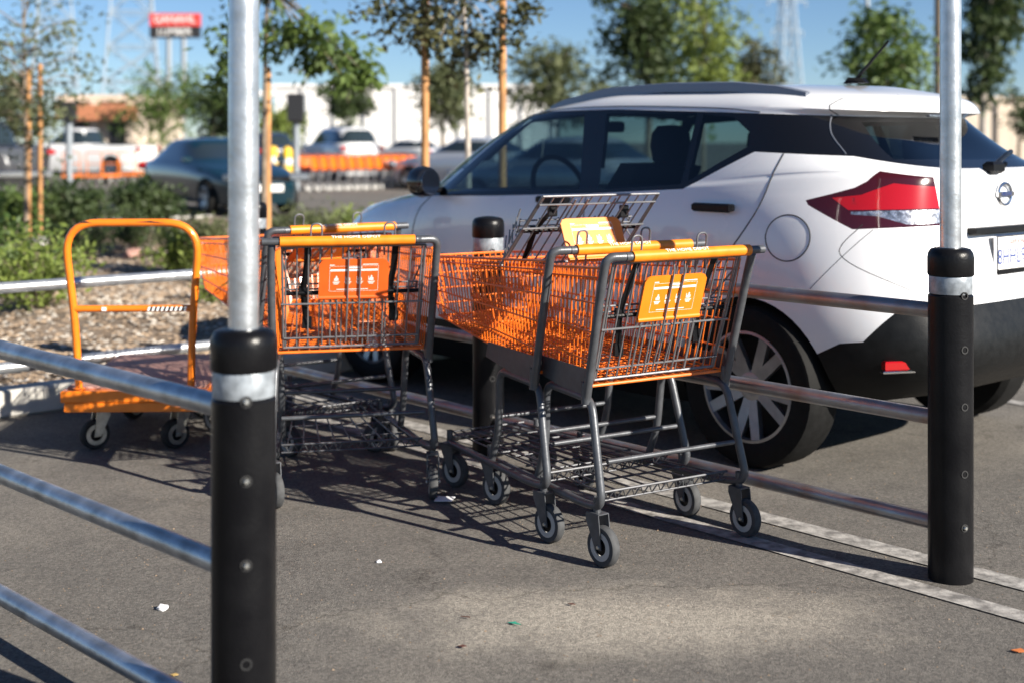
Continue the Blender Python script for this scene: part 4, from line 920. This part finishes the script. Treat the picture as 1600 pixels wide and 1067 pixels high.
for a in (('leafy_tree', 'dark narrow tree in front of the white warehouse', 545, 70, (512, 98, 574, 200), 'leaf_dark', 'bark', 1800, .4, 20, .12, .2, 5),
          ('leafy_tree', 'round tree between the two orange stakes, in front of the warehouse', 690, 58, (648, 92, 752, 195), 'leaf_olive', 'bark', 2200, .32, 24, .12, .2, 6),
          ('leafy_tree', 'low spreading tree over the windscreen pillar of the crossover', 870, 48, (800, 62, 965, 200), 'leaf_olive', 'bark', 2600, .28, 30, .1, .2, 7),
          ('leafy_tree', 'tall dense dark tree behind the crossover roof', 1015, 40, (940, -60, 1078, 190), 'leaf_dark', 'bark', 4200, .26, 40, .14, .2, 8),
          ('leafy_tree', 'light green airy tree next to the dense dark tree', 1098, 36, (1045, -40, 1165, 200), 'leaf_light', 'bark', 2400, .22, 30, .08, .3, 9),
          ('leafy_tree', 'small brownish tree beside the light green tree', 1180, 50, (1140, 55, 1215, 200), 'leaf_brown', 'bark', 1400, .28, 18, .1, .2, 10),
          ('leafy_tree', 'bushy green tree behind the roof antenna of the crossover', 1385, 26, (1308, -10, 1450, 190), 'leaf_green', 'bark', 2600, .18, 30, .07, .3, 11),
          ('eucalyptus_tree', 'tall drooping eucalyptus with a pale trunk beside the utility pole', 1535, 40, (1495, -90, 1602, 160), 'leaf_dark', 'pale_bark', 3600, .28, 34, .17, .9, 12),
          ('leafy_tree', 'green tree behind the teal sedan, below the tall sign', 250, 58, (180, 100, 345, 230), 'leaf_green', 'bark', 2400, .26, 28, .1, .3, 13),
          ('leafy_tree', 'dark green tree behind the pole of the front railing', 330, 52, (290, 125, 400, 225), 'leaf_dark', 'bark', 1800, .3, 20, .1, .3, 14),
          ('leafy_tree', 'olive tree behind the charcoal pickup truck', 20, 46, (-60, 120, 75, 225), 'leaf_olive', 'bark', 1800, .28, 20, .1, .3, 15),
          ('leafy_tree', 'yellowish tree behind the grey post with the white arm', 430, 66, (395, 150, 480, 225), 'leaf_light', 'bark', 1500, .32, 16, .1, .3, 16),
          ('leafy_tree', 'dark low tree beside the pale building at the eucalyptus', 1590, 55, (1555, 140, 1660, 215), 'leaf_dark', 'bark', 1500, .3, 16, .1, .3, 17)):
    tree(*a[:6], *a[6:7], a[7], a[8], a[9], a[10], a[11], a[12])
def shrub(label, px_, py_, w_, h_, leafm, n, size, seed, stems=16):
    random.seed(seed); p = gp(px_, py_, .1); t = thing('shrub', label, 'shrub', (p.x, p.y, .08), random.uniform(0, 6), None)
    st = MB(); cr = MB()
    for k in range(stems):
        a = random.uniform(0, 6.28); q = random.random()**.6; e = Vector((math.cos(a)*w_/2*q, math.sin(a)*w_/2*q, h_*(1-.45*q*q)*random.uniform(.7, 1.05)))
        st.tube([(0, 0, 0), e*.5+Vector((0, 0, h_*.1)), e], .009, 5, True, .003)
        for u in (.35, .6, .8, 1): leaves(cr, e*u+Vector((0, 0, h_*.1*(1-u))), w_*.16, n//stems//4, size, -.4)
    st.build('stems', 'bark', t); cr.build('foliage', leafm, t, False)
for a in (('dark rounded bush in front of the charcoal pickup truck', 105, 372, 1.35, .66, 'leaf_dark', 5200, .09, 21, 40), ('dark rounded bush beside the teal sedan', 226, 360, .95, .66, 'leaf_dark', 4200, .09, 22, 36), ('dark green bush by the thin staked tree', 10, 376, 1.2, .62, 'leaf_green', 4200, .09, 23, 36),
          ('grey green low bush seen through the hoop handle', 212, 388, .75, .42, 'leaf_dark', 1800, .05, 24, 24), ('small dark bush behind the hoop handle', 130, 402, .8, .45, 'leaf_dark', 1800, .05, 25, 24),
          ('pale feathery bush in front of the teal sedan', 305, 402, .8, .45, 'leaf_olive', 2600, .06, 26, 30), ('yellow green bush right of the hoop handle', 280, 428, .7, .4, 'leaf_light', 1500, .06, 27, 22),
          ('sprawling yellow green bush left of the hoop handle', 62, 490, .9, .62, 'leaf_light', 1500, .06, 28, 22), ('leggy green bush at the left end of the bed', 8, 462, 1.0, .6, 'leaf_green', 2200, .06, 29, 24), ('small yellow green plant under the bright railing', 330, 478, .36, .26, 'leaf_light', 700, .045, 30, 14),
          ('pale grassy bush in front of the crossover bonnet', 470, 386, 1.1, .45, 'leaf_olive', 2600, .07, 31, 30), ('green bush beside the teal sedan bumper', 540, 372, 1.0, .32, 'leaf_light', 1800, .07, 32, 24)):
    shrub(*a)
def rock(label, px_, py_, s, seed):
    random.seed(seed); bm = bmesh.new(); bmesh.ops.create_icosphere(bm, subdivisions=2, radius=s)
    for v in bm.verts: v.co *= random.uniform(.82, 1.1); v.co.z *= .6
    me = bpy.data.meshes.new('rock'); bm.to_mesh(me); bm.free(); o = link('rock', me, 'concrete' if seed % 2 else 'deck_board', None, False); p = gp(px_, py_, .1); o.location = (p.x, p.y, .12); tag(o, label, 'rock')
rock('pale boulder lying on the planting bed left of the hoop handle', 62, 385, .17, 41); rock('small tan stone on the planting bed seen through the hoop handle', 208, 402, .13, 42)

# ------------------------------------------------------------------ litter on the asphalt
def scrap(name, label, cat, px_, py_, m, pts, h=.004, crumple=0, seed=5):
    random.seed(seed); p = gp(px_, py_); mb = MB()
    if crumple:
        bm = bmesh.new(); bmesh.ops.create_icosphere(bm, subdivisions=2, radius=crumple)
        for v in bm.verts: v.co *= random.uniform(.55, 1.25); v.co.z = max(v.co.z*.6, -crumple*.35)
        me = bpy.data.meshes.new(name); bm.to_mesh(me); bm.free(); o = link(name, me, m, None, False); o.location = (p.x, p.y, crumple*.33)
    else:
        mb.prism([(x, y, h*.3+random.uniform(0, h)) for x, y in pts], (0, 0, 0), (0, 0, .0015)); o = mb.build(name, m, None, False); o.location = (p.x, p.y, .001)
    return tag(o, label, cat)
mat('paper', (.8, .8, .82), .8); mat('green_plastic', (.02, .3, .2), .4); mat('twig', (.09, .035, .025), .8); mat('dry_leaf', (.55, .16, .04), .7); mat('tan_leaf', (.45, .3, .1), .8)
scrap('crumpled_paper', 'crumpled white paper lying by the black front post', 'paper', 254, 952, 'paper', None, crumple=.016, seed=3)
scrap('paper_slip', 'flat white paper slip beside a cart wheel', 'paper', 694, 783, 'paper', [(-.035, -.03), (.03, -.034), (.04, .025), (-.03, .034)], .008)
scrap('plastic_scrap', 'small torn scrap of green plastic on the asphalt', 'litter', 803, 976, 'green_plastic', [(-.018, .006), (-.004, -.003), (.02, -.012), (.004, .004), (.006, .012), (-.006, .005)])
scrap('twig', 'short dark red twig on the asphalt', 'twig', 727, 966, 'twig', [(-.014, .006), (-.012, .002), (.013, -.007), (.014, -.002)])
scrap('dry_leaf', 'bright orange scrap near the painted lines', 'litter', 1591, 1019, 'dry_leaf', [(-.018, .004), (-.004, -.012), (.018, -.01), (.012, .012)])
scrap('crumpled_wrapper', 'small pale crumpled wrapper on the asphalt', 'litter', 592, 878, 'paper', None, crumple=.009, seed=6)
scrap('fallen_leaf', 'small dark fallen leaf on the asphalt', 'leaf', 722, 1012, 'twig', [(-.012, 0), (0, -.008), (.012, 0), (.002, .008)])
scrap('fallen_leaf', 'small brown curled leaf near the sandy patch', 'leaf', 893, 946, 'twig', [(-.011, .004), (0, -.005), (.011, -.003), (.002, .005)])
scrap('fallen_leaf', 'small tan leaf below the front railing', 'leaf', 272, 1057, 'tan_leaf', [(-.01, 0), (0, -.007), (.012, 0), (.002, .007)])
random.seed(11); gm = MB()
for _ in range(2200):
    x = random.uniform(-1.6, 2.0); y = random.uniform(2.6, 6.3); s = random.uniform(.0010, .0026)*(1.7 if random.random() < .06 else 1)
    gm.add([(x-s, y-s*.6, .0005), (x+s, y-s*.8, .0005), (x+s*.3, y+s, .0005), (x, y, s*1.1)], [(0, 1, 3), (1, 2, 3), (2, 0, 3)])
o = gm.build('grit', 'chip_a', None, False, 'stuff'); o['label'] = 'loose pale grit scattered over the asphalt'; o['category'] = 'grit'
